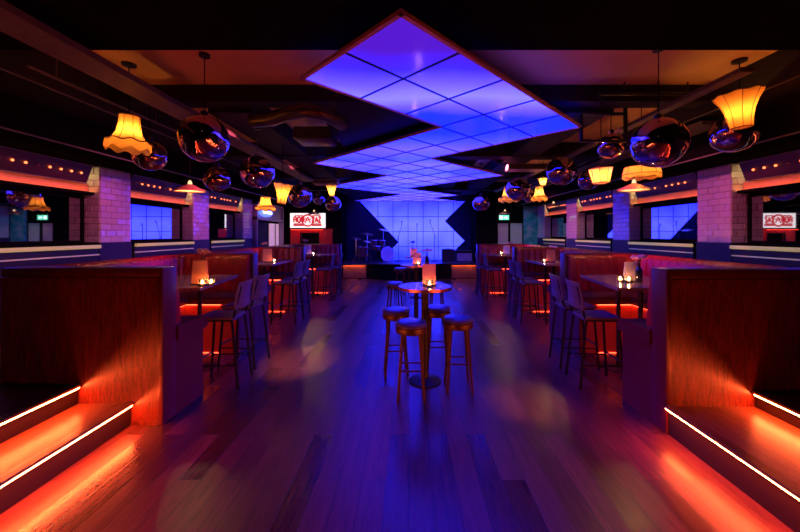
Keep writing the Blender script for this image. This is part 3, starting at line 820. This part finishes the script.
for s in (-1, 1):
    for i, (px, yy, rz, cm) in enumerate(SET[s]):
        x = (px - CX) * yy / F
        menu((x, yy, ZT), rz, f'folded menu standing on the booth table {SIDE[s]}, {BO[i]}', cm, .16 if i == 0 else .17, .27 if s < 0 else (.25 if i else .235))
        dx = -s * .16
        candle((x + dx, yy - .06, ZT), f'lit tealight glass {SIDE[s]}, {BO[i]}, aisle-side one')
        if i == 0: candle((x + dx * .58, yy - .11, ZT), f'lit tealight glass {SIDE[s]}, {BO[i]}, close beside the menu')
        fx = x + s * (.11 if i else .04)
        flowers((fx, yy + (.13 if not (s > 0 and i == 0) else -.09), ZT), f'dark vase of {"pink" if s > 0 else "pale orange"} flowers {SIDE[s]}, {BO[i]}', 'petal_pink' if s > 0 else 'petal_orange', (.325 if s > 0 else .395) + .01 * i)

# ------------------------------------------------------------------ mirrored globes
def globe(px, py, rpx, Y, lab, m='globe_violet', zt=ZC, squash=.97):
    c = at(px, py, Y); r = rpx * Y / F
    t = thing('mirror_globe', lab, 'pendant globe', c, random.random() * 6, 'mirrored glass globes under the ceiling')
    b = B(); vs = sphere(b, (0, 0, 0), r, 40, 24, (1, 1, squash))
    rnd = random.Random(px * 3 + py)
    a1, a2 = rnd.random() * 6, rnd.random() * 6
    for v in vs:
        d = v.co.normalized(); v.co *= 1 + .022 * math.sin(2.3 * d.x * 2 + a1) * math.cos(2 * d.z * 2 + a2)
    obj('globe', b, m, t, smooth=True)
    b = B(); solid(b, [(.035, r * squash * .97), (.035, r * squash + .035), (.02, r * squash + .05), (.008, r * squash + .055)], 16); obj('cap', b, 'black_metal', t, smooth=True)
    b = B(); tube(b, [(0, 0, r * squash + .04), (0, 0, zt - c.z)], .005, 6); obj('cord', b, 'black', t)
    b = B(); solid(b, [(.05, zt - c.z - .03), (.05, zt - c.z)], 16); obj('ceiling_rose', b, 'black_metal', t, smooth=True)
globe(150, 155.5, 15.3, 4.2, 'small mirrored globe just behind the gold bell lampshade', 'globe_bronze')
globe(204.5, 139, 23.2, 3.42, 'large oval violet mirrored globe hanging on the red-sign side', 'globe_violet', ZC, 1.0)
globe(217.3, 179, 12.6, 4.4, 'small bronze mirrored globe hanging low beside the marquee bulbs', 'globe_bronze', ZC)
globe(257.5, 172, 16.5, 4.95, 'violet mirrored globe between the large oval globe and the bell lamps', 'globe_violet', 3.24)
globe(300, 196, 11.8, 7.2, 'violet mirrored globe just in front of the red and white sign', 'globe_violet', ZC)
globe(333.3, 204, 7.8, 9.5, 'small mirrored globe under the flared lampshade by the stage', 'globe_bronze', ZC)
globe(319, 199, 6, 10.2, 'dark small globe hanging far back past the red-sign lamps', 'globe_violet', ZC)
globe(658.5, 143, 25.0, 3.3, 'largest violet mirrored globe, over the aisle on the exit-sign side', 'globe_violet', ZC, .96)
globe(734.0, 132, 20.5, 3.95, 'violet mirrored globe half behind the flared orange lampshade', 'globe_violet', 3.16)
globe(588.5, 180, 10, 6.55, 'small violet globe beside the pale tapered lampshade', 'globe_violet', ZC)
globe(561.5, 171, 14.6, 6.1, 'violet mirrored globe over the middle booth on the exit-sign side', 'globe_violet', ZC)
globe(518, 189, 12, 7.35, 'violet mirrored globe between the fringed lamps near the exit sign', 'globe_violet', ZC)
globe(529, 196, 6.5, 8.0, 'small bronze globe low among the fringed lamps near the exit sign', 'globe_bronze', ZC)
globe(481, 203, 8.4, 8.7, 'small violet globe hanging alone at the stage corner', 'globe_violet', ZC)
globe(611, 146, 13, 4.6, 'dark bronze globe behind the largest globe on the exit-sign side', 'globe_bronze', ZC)

# ------------------------------------------------------------------ fabric lampshades
def shade_lamp(px, py, Y, w, h, lab, kind='bell', m='shade_gold', tilt=(0, 0), zt=ZC):
    """px,py = middle of the shade; w,h its size in metres"""
    c = at(px, py, Y)
    t = thing('fabric_pendant_lamp', lab, 'pendant lamp', c, 0, 'lit fabric pendant lamps')
    R = w / 2
    ns = 64
    if kind == 'bell':
        pr = [(.46, .5), (.46, .44), (.48, .25), (.56, .02), (.72, -.14), (.93, -.22), (.98, -.30), (.98, -.46)]
        sc_ = lambda i, a: ((.02 * R * math.cos(8 * a), .05 * h * math.cos(8 * a)) if i >= 7 else ((.0, .03 * h * math.cos(8 * a)) if i >= 5 else (0, 0)))
    elif kind == 'flare':
        pr = [(1.0, .5), (.96, .44), (.76, .25), (.60, .02), (.50, -.25), (.46, -.5)]
        sc_ = lambda i, a: (-.035 * R * abs(math.sin(4 * a)), .015 * h * math.cos(8 * a) if i == 0 else 0)
    elif kind == 'taper':
        pr = [(1.0, .5), (.9, .2), (.78, -.2), (.70, -.5)]
        sc_ = lambda i, a: (-.03 * R * abs(math.sin(4 * a)), 0)
    else:   # drum with a scalloped fringe
        pr = [(.90, .5), (.95, .2), (1.0, -.05), (1.0, -.15), (1.0, -.42)]
        sc_ = lambda i, a: (-.02 * R * abs(math.sin(4 * a)), .07 * h * math.cos(8 * a) if i >= 4 else 0)
    prof = [(r * R, z * h) for r, z in pr]
    hold = bpy.data.objects.new('shade_pivot', None)
    rot = Matrix.Rotation(tilt[0], 4, 'X') @ Matrix.Rotation(tilt[1], 4, 'Y')
    cut = {'bell': 5, 'drum': 3}.get(kind, len(prof) - 1)
    b = B(); lathe(b, prof[:cut + 1], ns, scallop=sc_); b.transform(rot); obj('shade', b, m, t, smooth=True)
    if cut < len(prof) - 1:
        b = B(); lathe(b, prof[cut:], ns, scallop=lambda i, a: sc_(i + cut, a)); b.transform(rot); obj('fringe', b, 'fringe', t, smooth=True)
    b = B()
    for k in range(8):
        a = k * PI / 4 + .2
        pts = []
        for i, (r, z) in enumerate(prof[:cut + 1]):
            dr, dz = sc_(i, a); pts.append(((r + dr + .002) * math.cos(a), (r + dr + .002) * math.sin(a), z + dz))
        tube(b, pts, .003, 5)
    for i in {0, cut}:
        pts = []
        for k in range(49):
            a = 2 * PI * k / 48; dr, dz = sc_(i, a); r, z = prof[i]; pts.append(((r + dr + .002) * math.cos(a), (r + dr + .002) * math.sin(a), z + dz))
        tube(b, pts, .0055, 5, cap=False)
    b.transform(rot); obj('braid', b, 'braid', t)
    b = B(); sphere(b, (0, 0, h * .02), .030, 14, 10, (1, 1, 1.25)); obj('bulb', b, 'bulb', t, smooth=True)
    b = B(); solid(b, [(.02, h * .02 + .04), (.02, h * .02 + .11), (.008, h * .02 + .13)], 12); obj('lamp_holder', b, 'brass', t, smooth=True)
    b = B(); tube(b, [(0, 0, h * .02 + .12), (0, 0, zt - c.z)], .005, 6); obj('cord', b, 'black', t)
    b = B(); solid(b, [(.03, zt - c.z - .035), (.065, zt - c.z - .02), (.068, zt - c.z)], 20); obj('canopy', b, 'black_metal', t, smooth=True)
    bpy.data.objects.remove(hold)
    return t
shade_lamp(129.0, 134, 3.62, .40, .375, 'gold bell lampshade with wavy skirt, large, on the red-sign side', 'bell', 'shade_gold', (0, .04))
shade_lamp(739.5, 111, 3.54, .40, .35, 'orange lampshade flaring upward, large, on the exit-sign side', 'flare', 'shade_orange', (0, -.10))
shade_lamp(282.5, 194, 5.9, .33, .34, 'gold tilted lampshade flaring upward behind a violet globe', 'flare', 'shade_gold', (0, .12))
shade_lamp(265.5, 204, 6.9, .38, .28, 'gold bell lampshade hanging low before the blue oval sign', 'bell', 'shade_gold')
shade_lamp(331.5, 191, 8.9, .29, .26, 'small gold flared lampshade over a small globe by the stage', 'flare', 'shade_pale')
shade_lamp(539.3, 194, 7.4, .34, .32, 'gold bell lampshade with red fringe on the exit-sign side', 'bell', 'shade_pale')
shade_lamp(508.5, 195, 8.0, .47, .34, 'wide gold bell lampshade above the exit sign', 'bell', 'shade_gold')
shade_lamp(543, 182, 7.95, .25, .17, 'small gold flared lampshade above the red fringed one', 'flare', 'shade_pale')
shade_lamp(600.8, 176, 5.0, .32, .21, 'pale tapered lampshade beside a small violet globe', 'taper', 'shade_pale', (0, -.05))
shade_lamp(641.5, 173, 4.6, .45, .16, 'shallow drum lampshade with scalloped fringe behind the copper dish lamp', 'drum', 'shade_gold')

# ------------------------------------------------------------------ copper dish pendants
def dish(px, py, Y, w, lab, zt=ZB):
    c = at(px, py, Y); R = w / 2
    t = thing('dish_pendant_lamp', lab, 'pendant lamp', c, 0, 'copper dish pendant lamps')
    b = B(); lathe(b, [(.03, .085), (.045, .078), (R * .55, .045), (R * .94, .008), (R, -.012), (R * .985, -.014), (R * .93, .001), (R * .5, .036), (.03, .06)], 36); obj('dish', b, 'dish_copper', t, smooth=True)
    b = B(); lathe(b, [(R * .92, -.004), (R * .5, .030), (.03, .052)], 36); obj('reflector', b, 'enamel', t, smooth=True, label='white enamel reflector')
    b = B(); solid(b, [(.026, .075), (.028, .10), (.020, .125), (.012, .14)], 16); obj('glass_neck', b, 'neck_glow', t, smooth=True)
    b = B(); sphere(b, (0, 0, .036), .022, 12, 8); obj('bulb', b, 'bulb_dish', t, smooth=True)
    b = B(); tube(b, [(0, 0, .14), (0, 0, zt - c.z)], .004, 6); obj('cord', b, 'black', t)
dish(190, 190.5, 4.75, .385, 'copper dish lamp hanging before the marquee bulbs, on the red-sign side')
dish(634, 189.5, 4.75, .41, 'copper dish lamp hanging before the pillar, on the exit-sign side')
dish(553.5, 206.5, 9.3, .40, 'small copper dish lamp before the far pillar, on the exit-sign side')
dish(314, 214, 11.8, .42, 'copper dish lamp hanging in front of the red and white sign', ZC)
dish(505, 213.5, 11.9, .40, 'copper dish lamp hanging above the green exit sign', ZC)

# ------------------------------------------------------------------ ceiling services
b = B(); box(b, (-2.82, .5, 3.10), (-2.52, 9.2, 3.155)); tag(obj('cable_tray', b, 'tray'), 'wide perforated cable tray under the ceiling, on the red-sign side', 'cable tray')
b = B(); box(b, (2.86, 2.95, 3.10), (2.98, 11.5, 3.14)); tag(obj('cable_tray', b, 'tray'), 'narrow cable tray under the ceiling, nearer the exit sign side aisle', 'cable tray')
b = B(); box(b, (4.155 - .52, 4.25, 3.06), (4.155 - .22, 11.5, 3.11)); tag(obj('cable_tray', b, 'tray'), 'wide cable tray along the black bulkhead, on the exit-sign side', 'cable tray')
b = B(); tube(b, [(2.25, 4.05, 3.36), (3.55, 4.05, 3.36)], .022, 10); tube(b, [(2.25, 4.0, 3.18), (2.25, 4.05, 3.36)], .015, 8)
for x in (2.55, 2.95, 3.3): tube(b, [(x, 4.05, 3.36), (x, 4.05, 3.5)], .008, 6)
tag(obj('conduit_pipe', b, 'black_metal', smooth=True), 'thin black conduit pipe crossing the cream ceiling bay', 'pipe')
b = B(); tube(b, [(-3.4, 3.05, 3.2), (-3.4, 6.2, 3.2)], .016, 8)
for y in (3.3, 4.6, 5.9): tube(b, [(-3.4, y, 3.2), (-3.4, y, 3.51)], .006, 6)
tag(obj('conduit_pipe', b, 'tray', smooth=True), 'long thin conduit pipe beside the black bulkhead, on the red-sign side', 'pipe')
# black lighting truss frame
t = thing('lighting_frame', 'square black hanging frame behind the largest globe', 'lighting frame', (2.50, 4.40, 2.9))
b = B()
for lo, hi in (((-.30, -.02, .33), (.30, .02, .36)), ((-.30, -.02, -.02), (.30, .02, .01)), ((-.30, -.02, 0), (-.27, .02, .6)), ((.27, -.02, 0), (.30, .02, .6))): box(b, lo, hi)
obj('frame', b, 'black_metal', t)
b = B(); tube(b, [(-.3, 0, .36), (.0, 0, .40), (.12, 0, .38)], .03, 10); obj('clamp', b, 'black_metal', t, smooth=True)
# flexible air duct
path = [at(252, 121, 4.3), at(272, 119, 4.2), at(290, 113, 4.02), at(305, 110, 3.94), at(320, 112, 3.96), at(334, 118, 4.1), at(342, 124, 4.3)]
b = B(); 
pp = [path[0]]
for a, c in zip(path, path[1:]):
    for k in range(1, 7): pp.append(a + (c - a) * k / 6)
tube(b, pp, .085, 14)
for p in (pp[4], pp[-5]): tube(b, [p, (p.x, p.y, 3.51)], .008, 6)
tag(obj('air_duct', b, 'duct', smooth=True), 'curved flexible air duct under the ceiling beside the light panel', 'air duct')
b = B(); c = at(316, 137, 5.2); box(b, (c.x - .32, c.y - .1, c.z - .05), (c.x + .25, c.y + .4, c.z + .14), .03); tag(obj('ceiling_air_unit', b, 'duct', smooth=True), 'low metal air unit beneath the curved duct', 'air unit')
for px, py, Y, w, lab in ((527, 166.5, 7.2, .80, 'pale ceiling vent above the gold lamps on the exit-sign side'), (325, 181.5, 8.6, .62, 'pale ceiling vent beside the light panel on the red-sign side')):
    c = at(px, py, Y); t = thing('ceiling_vent', lab, 'vent', (c.x, c.y, c.z))
    b = B(); box(b, (-w / 2, -.02, -.06), (w / 2, .32, .06), .006); obj('vent_box', b, 'vent', t)
    b = B()
    for k in range(5): box(b, (-w / 2 + .03, -.026, -.045 + .02 * k), (w / 2 - .03, -.018, -.037 + .02 * k))
    obj('louvres', b, 'black', t)
# spotlights added for their light (cans with lamps)
def spot(loc, target, lab, col, power, size, blend, lens='can_lens', rad=.05):
    t = thing('added_spotlight', lab, 'spotlight', loc)
    d = (Vector(target) - Vector(loc)).normalized(); q = d.to_track_quat('-Z', 'Y').to_matrix().to_4x4()
    b = B(); solid(b, [(.035, .07), (.05, .05), (.055, -.08), (.0551, -.081)], 20); b.transform(q); obj('can', b, 'can_black', t, smooth=True)
    b = B(); solid(b, [(.044, -.0815), (.044, -.0835)], 20); b.transform(q); obj('lens', b, lens, t)
    b = B(); tube(b, [(0, 0, .04), (0, 0, max(.06, ZC - loc[2]))], .01, 8); obj('bracket', b, 'black_metal', t)
    ld = bpy.data.lights.new('spot_lamp', 'SPOT'); ld.energy = power; ld.color = col; ld.spot_size = size; ld.spot_blend = blend; ld.shadow_soft_size = rad
    lo = bpy.data.objects.new('spot_lamp', ld); COL.objects.link(lo); lo.parent = t
    lo.matrix_local = Matrix.Translation(d * .095) @ q
spot((-1.45, 1.95, 3.15), (-1.5, 4.55, 0), 'added ceiling spotlight out of view on the near soffit, red-sign side', (1.0, .56, .48), 1300, .30, 1.0)  # out of view, added to light a streak along the floor
spot((1.2, 1.6, 3.15), (1.2, 3.45, 0), 'added ceiling spotlight out of view on the near soffit, exit-sign side', (1.0, .48, .46), 520, .28, 1.0)  # out of view too, added for the patch of light on the floor
for s in (-1, 1):
    for y, w in ((4.75, 'by the first globe row'), (7.25, 'midway to the stage'), (9.85, 'by the stage end')):
        spot((s * 1.85, y, 3.26), (s * 4.9, y + .35, 1.45), f'added black wash spotlight {SIDE[s]}, {w}', (1.0, .13, .36), 230, 1.05, .7, 'can_dim')  # added lamps that bring pink light onto benches and pillars
spot((3.3, 11.5, 3.2), (4.55, 13.3, 1.9), 'added ceiling spotlight casting teal light on the painted mural', (.15, .8, 1.0), 22, .7, .6, 'teal_lens')  # lamp added to light the mural

# ------------------------------------------------------------------ stage and what stands on it
b = B()
fr = [(-2.62, 13.0), (-1.72, 13.0), (-1.0, 12.66), (-.2, 12.56), (.7, 12.60), (1.55, 13.0), (2.62, 13.0), (2.62, YB), (-2.62, YB)]
prism(b, [(x, y, 0) for x, y in fr], (0, 0, ZS - .03)); st = struct('floor_stage', b, 'black')
b = B(); prism(b, [(x, y - (.10 if y < 14 else 0), ZS - .03) for x, y in fr], (0, 0, .03)); obj('stage_deck', b, 'stage_top', st, kind='structure')
for x0, x1 in ((-2.5, -1.62), (1.62, 2.55)):
    b = B(); box(b, (x0, 12.955, .03), (x1, 12.999, ZS - .035), .004); obj('stage_front_panel', b, 'stage_wood', st, kind='structure')
    b = B(); box(b, (x0 - .02, 12.885, ZS - .075), (x1 + .02, 12.90, ZS)); obj('deck_lip', b, 'stage_top', st, kind='structure')
    b = B(); box(b, (x0 + .03, 12.915, ZS - .042), (x1 - .03, 12.935, ZS - .032)); obj('led_strip', b, emit_mat('led_stage', (1.0, .24, .03), 70), st, kind='structure')

# drum kit
dk = thing('drum_kit', 'drum kit with pale bass drum head on the stage', 'drum kit', (-1.50, 13.62, ZS), .62)
def drum(name, c, r, d, ax, parent=dk):
    b = B(); solid(b, [(r, -d / 2), (r, d / 2)], 28, c, ax); o = obj(name, b, 'drum_shell', parent, smooth=True)
    b = B(); solid(b, [(r * .97, 0), (r * .97, .006)], 28, (c[0], c[1] - d / 2 - .005, c[2]) if ax == 'Y' else (c[0], c[1], c[2] + d / 2), ax); obj('drum_head', b, 'drum_head', o)
    b = B(); 
    cc = Vector(c) - Vector((0, d / 2, 0)) if ax == 'Y' else Vector(c) + Vector((0, 0, d / 2))
    pts = [cc + (Vector((math.cos(k * PI / 16) * r, 0, math.sin(k * PI / 16) * r)) if ax == 'Y' else Vector((math.cos(k * PI / 16) * r, math.sin(k * PI / 16) * r, 0))) for k in range(33)]
    tube(b, pts, .012, 6, cap=False); obj('hoop', b, 'chrome', o, smooth=True)
drum('bass_drum', (.52, -.18, .30), .29, .36, 'Y'); drum('rack_tom', (.40, -.12, .74), .15, .2, 'Z'); drum('rack_tom', (.06, -.06, .74), .16, .22, 'Z')
drum('floor_tom', (-.42, -.05, .40), .20, .38, 'Z'); drum('snare_drum', (.0, -.35, .55), .17, .14, 'Z')
for x, y, z, r in ((-.62, .1, .95, .22), (-.1, .15, 1.12, .24), (.62, .12, 1.28, .21), (-.35, -.3, .82, .16)):
    b = B(); tube(b, [(x, y, .25), (x, y, z)], .012, 8)
    for k in range(3): a = k * 2.1 + x; tube(b, [(x, y, .3), (x + .22 * math.cos(a), y + .22 * math.sin(a), 0.01)], .009, 6)
    o = obj('cymbal_stand', b, 'chrome', dk, smooth=True)
    b = B(); lathe(b, [(.012, .03), (.05, .02), (r, -.012), (r, -.016), (.05, .012), (.012, .02)], 28); b.transform(Matrix.Translation((x, y, z)) @ Matrix.Rotation(.25, 4, 'X') @ Matrix.Rotation(.1, 4, 'Y')); obj('cymbal', b, 'cymbal', o, smooth=True)
for x in (-.56, -.3):
    b = B(); tube(b, [(x, -.05, 0), (x, -.05, .4)], .008, 6); obj('floor_tom_leg', b, 'chrome', dk)
tag(dk, dk['label'], 'drum kit')
ds = thing('drum_stool', 'small round drummer stool behind the drum kit', 'stool', (-1.72, 14.02, ZS))
b = B(); solid(b, [(.15, .46), (.17, .48), (.17, .53), (.15, .55)], 24); obj('seat', b, 'leather_blue', ds, smooth=True)
for k in range(3):
    b = B(); a = k * 2.09; tube(b, [(0, 0, .46), (.22 * math.cos(a), .22 * math.sin(a), 0.006)], .01, 6); obj('leg', b, 'chrome', ds)
# microphone stands
for x, y, zt, dx, lab in ((-.42, 13.7, 1.55, .14, 'microphone stand with tilted boom beside the drum kit'), (.32, 13.75, 1.45, .0, 'straight microphone stand at the middle of the stage'), (1.02, 13.7, 1.60, -.17, 'microphone stand with tilted boom beside the amplifiers')):
    t = thing('microphone_stand', lab, 'microphone stand', (x, y, ZS), 0, 'microphone stands on the stage')
    hz = zt if not dx else zt - .5
    b = B(); tube(b, [(0, 0, .02), (0, 0, hz)], .011, 8); obj('pole', b, 'black_metal', t)
    b = B(); solid(b, [(.14, 0), (.14, .015), (.03, .035)], 24); obj('base', b, 'black_metal', t, smooth=True)
    if dx:
        b = B(); tube(b, [(-dx * .4, 0, hz - .2), (dx, 0, zt - .05)], .008, 8); obj('boom', b, 'black_metal', t)
    b = B(); tube(b, [(dx - (.02 if dx else 0), 0, zt - .08), (dx, -.03, zt + .03)], .013, 8); sphere(b, (dx, -.04, zt + .05), .028, 12, 8); obj('microphone', b, 'black_metal', t, smooth=True)
# amplifiers
def amp(lo, hi, cloth, lab):
    c = ((lo[0] + hi[0]) / 2, lo[1], lo[2]); w, d, h = hi[0] - lo[0], hi[1] - lo[1], hi[2] - lo[2]
    t = thing('guitar_amplifier', lab, 'amplifier', c)
    b = B(); box(b, (-w / 2, 0, 0), (w / 2, d, h), .015); obj('cabinet', b, 'amp_black', t)
    b = B(); box(b, (-w / 2 + .03, -.008, .03), (w / 2 - .03, 0.002, h - .12)); obj('grille', b, cloth, t)
    b = B(); box(b, (-w / 2 + .03, -.006, h - .105), (w / 2 - .03, .002, h - .03)); o = obj('control_panel', b, 'gunmetal', t)
    b = B()
    for k in range(6): solid(b, [(.013, -.022), (.013, -.005)], 10, (-w / 2 + .09 + k * (w - .18) / 5, 0, h - .067), 'Y')
    obj('knob', b, 'chrome', o)
    b = B(); tube(b, [(-.09, d / 2, h), (-.07, d / 2, h + .03), (.07, d / 2, h + .03), (.09, d / 2, h)], .01, 6); obj('handle', b, 'black_metal', t)
amp((1.32, 13.55, ZS), (1.80, 13.85, ZS + .50), 'amp_black', 'black guitar amplifier standing on the stage')
amp((1.86, 13.45, ZS), (2.50, 13.78, ZS + .46), 'amp_cloth', 'pale fronted guitar amplifier at the edge of the stage')

# ------------------------------------------------------------------ back corners: sign, doorway, kiosk front, exit door, mural
YG = 13.30
sg = thing('lightbox_sign', 'white lightbox sign with red lettering and round emblem on the back wall', 'sign', at(308, 220.5, YG))
b = B(); box(b, (-.70, -.02, -.30), (.70, .06, .30), .008); obj('case', b, 'black_metal', sg)
b = B(); box(b, (-.685, -.026, -.285), (.685, -.018, .285)); obj('face', b, 'sign_face', sg)
b = B()
Yl = -.030
def bar(x0, z0, x1, z1, w):
    p, q = Vector((x0, Yl, z0)), Vector((x1, Yl, z1)); d = (q - p).normalized(); nn = Vector((-d.z, 0, d.x)) * w / 2
    prism(b, [p + nn, q + nn, q - nn, p - nn], (0, .005, 0))
def letter(x, z, w, h, strokes, t):
    for a in strokes: bar(x + a[0] * w, z + a[1] * h, x + a[2] * w, z + a[3] * h, t)
# two rows of heavy slanted capitals left and right of a ring
bar(-.52, .185, -.17, .185, .04)
for k, x in enumerate((-.54, -.39, -.25)):
    letter(x, -.06, .095, .19, [(0, 0, 0, 1), (0, 1, 1, 1), (1, 1, 1, 0), (0, .5, 1, .5)] if k != 1 else [(0, 0, 0, 1), (1, 0, 1, 1), (0, 0, 1, 0), (0, 1, 1, 1)], .062)
obj('lettering', b, 'sign_red', sg, label='heavy red capitals'); b = B(); bar(.17, .185, .50, .185, .04)
for k, x in enumerate((.16, .29, .41)):
    letter(x, -.06, .095, .19, [(0, 1, 1, 1), (1, 1, 0, 0), (0, 0, 1, 0)] if k != 1 else [(0, 0, .5, 1), (.5, 1, 1, 0), (.2, .35, .8, .35)], .062)
obj('lettering', b, 'sign_red', sg, label='heavy red capitals'); b = B()
for x0, x1 in ((-.56, -.16), (.16, .54)):
    bar(x0, -.175, x1, -.175, .085); bar(x0 + .01, -.105, x1 - .02, -.105, .03)
obj('lettering_underline', b, 'sign_red', sg)
b = B()
pts = [Vector((math.cos(k * PI / 20) * .215, Yl, math.sin(k * PI / 20) * .215)) for k in range(41)]
tube(b, pts, .036, 6, cap=False)
bar(-.11, -.10, .0, .14, .05); bar(.0, .14, .10, -.10, .05); bar(-.06, -.01, .14, .06, .04); bar(-.15, .03, -.03, .09, .035)
obj('emblem', b, 'sign_red', sg)
# red surround with dark doorway; red lamp added under the sign to light it
b = B(); z1 = 1.9
box(b, (-4.6, 13.28, 0), (-4.18, 13.36, z1)); box(b, (-3.52, 13.28, 0), (-2.98, 13.36, z1)); box(b, (-4.18, 13.28, 1.72), (-3.52, 13.36, z1)); struct('door_1', b, 'red_wall')
b = B(); box(b, (-4.22, 13.262, 0), (-4.17, 13.30, 1.76)); box(b, (-3.53, 13.262, 0), (-3.48, 13.30, 1.76)); box(b, (-4.17, 13.262, 1.71), (-3.53, 13.30, 1.76)); struct('trim_3', b, 'gunmetal')
t = thing('added_wash_light', 'added red wash light bar beneath the lightbox sign', 'light', (-3.93, 13.12, 1.90))
b = B(); box(b, (-.62, -.03, -.03), (.62, .03, .0)); box(b, (-.05, .0, -.02), (.05, .23, .0)); obj('housing', b, 'black_metal', t)
b = B(); box(b, (-.6, -.02, -.036), (.6, .02, -.03)); obj('led_strip', b, 'added_redwash', t)

# kiosk front on the wall past the last pillar of the sign side
kx = -4.88
kf = thing('kiosk_front', 'pink-framed kiosk front on the wall past the last pillar', 'kiosk', (kx, 12.0, 0))
b = B()
def Kb(y0, y1, z0, z1, d0=-.0, d1=.05): box(b, (-.33, y0 - 12, z0), (d1, y1 - 12, z1))
Kb(10.86, 10.93, .34, 2.74); Kb(13.1, 13.2, .34, 2.74); Kb(10.86, 13.2, 2.66, 2.74); Kb(10.86, 13.2, 2.16, 2.24)
obj('frame', b, 'frame_pink', kf)
b = B(); box(b, (-.33, -1.07, 2.24), (-.02, 1.1, 2.66)); obj('header_board', b, 'frame_pink', kf)
b = B(); box(b, (-.33, -1.07, .34), (-.12, 1.1, 2.16)); obj('back_board', b, 'black', kf)
for y0, y1 in ((.20, .66), (.82, 1.04)):
    b = B(); box(b, (-.12, y0, .9), (-.09, y1, 2.08)); obj('lit_panel', b, 'poster_lit', kf, label='pale softly lit panel')
b = B(); box(b, (-.12, -.9, .34), (-.06, -.05, 2.1)); obj('dark_door', b, 'curtain', kf)
t = thing('neon_sign', 'glowing blue oval sign on the kiosk header', 'sign', (kx + .10, 11.45, 2.42))
b = B(); lathe(b, [(.001, .03), (.13, .03), (.15, .0), (.15, -.015)], 32, axis='X'); b.transform(Matrix.Scale(3.6, 4, (0, 1, 0))); obj('oval', b, 'neon_blue', t, smooth=True)
b = B()
wv = [Vector((.045, -.36 + .72 * k / 40, .045 * math.sin(k * .95) * (1 if k % 2 else .8))) for k in range(41)]
tube(b, wv, .017, 6); obj('script', b, 'neon_white', t, label='pale looping script')

# exit door, exit sign, mural on the far right
b = B(); box(b, (3.45, 13.31, 0), (3.86, 13.36, 2.12)); dr = struct('door_2', b, 'pale_door')
b = B(); box(b, (3.50, 13.295, .2), (3.80, 13.31, 1.0)); box(b, (3.50, 13.295, 1.1), (3.80, 13.31, 2.0)); obj('door_panel', b, 'pale_door', dr, kind='structure')
b = B(); tube(b, [(3.80, 13.27, .95), (3.80, 13.27, 1.15)], .012, 8); obj('door_handle', b, 'chrome', dr, kind='structure')
b = B(); box(b, (3.93, 13.30, 0), (4.40, 13.36, 2.12)); dr = struct('door_3', b, 'pale_door')
b = B(); box(b, (3.98, 13.285, .2), (4.34, 13.30, 1.0)); box(b, (3.98, 13.285, 1.1), (4.34, 13.30, 2.0)); obj('door_panel', b, 'pale_door', dr, kind='structure')
b = B(); box(b, (3.40, 13.28, 0), (3.45, 13.36, 2.18)); box(b, (3.86, 13.26, 0), (3.93, 13.36, 2.18)); box(b, (3.40, 13.28, 2.12), (4.44, 13.36, 2.18)); struct('trim_4', b, 'black')
ex = thing('exit_sign', 'green glowing exit sign above the pale doors', 'sign', at(504, 217.5, 13.1))
b = B(); box(b, (-.20, .0, -.10), (.20, .07, .10), .006); obj('case', b, 'black_metal', ex)
b = B(); box(b, (-.19, -.006, -.09), (.19, .002, .09)); obj('face', b, 'exit_green', ex)
b = B()
prism(b, [(-.16, -.012, -.06), (-.06, -.012, -.06), (-.06, -.012, .065), (-.16, -.012, .065)], (0, .004, 0))
prism(b, [(.15, -.012, 0), (.08, -.012, .055), (.08, -.012, .02), (0, -.012, .02), (0, -.012, -.02), (.08, -.012, -.02), (.08, -.012, -.055)], (0, .004, 0))
obj('pictogram', b, 'exit_white', ex)
b = B(); tube(b, [(0, .035, .10), (0, .035, ZC - ex.location.z)], .008, 6); obj('hanger', b, 'black_metal', ex)
b = B(); box(b, (4.44, 13.2, .335), (5.0, 13.28, 2.85)); tag(obj('wall_mural', b, 'mural'), 'teal and pink painted mural panel beside the pale doors', 'mural')

# ------------------------------------------------------------------ camera, world, colour
cam = bpy.data.cameras.new('camera'); co = bpy.data.objects.new('camera', cam); COL.objects.link(co)
cam.sensor_width = 36; cam.lens = 36 * F / 800; cam.sensor_fit = 'HORIZONTAL'
cam.shift_x = -(CX - 400) / 800; cam.shift_y = (HY - 266) / 800
co.location = (0, 0, H); co.rotation_euler = (PI / 2, 0, 0); cam.clip_start = .05
scene.camera = co
w = bpy.data.worlds.new('world'); scene.world = w; w.use_nodes = True
w.node_tree.nodes['Background'].inputs['Color'].default_value = (.35, .25, .6, 1); w.node_tree.nodes['Background'].inputs['Strength'].default_value = .01
vs = scene.view_settings
vs.view_transform = 'Standard'; vs.look = 'None'; vs.gamma = 1; vs.exposure = 0; vs.use_curve_mapping = False
scene.cycles.use_denoising = True
scene.cycles.max_bounces = 8; scene.cycles.sample_clamp_indirect = 4
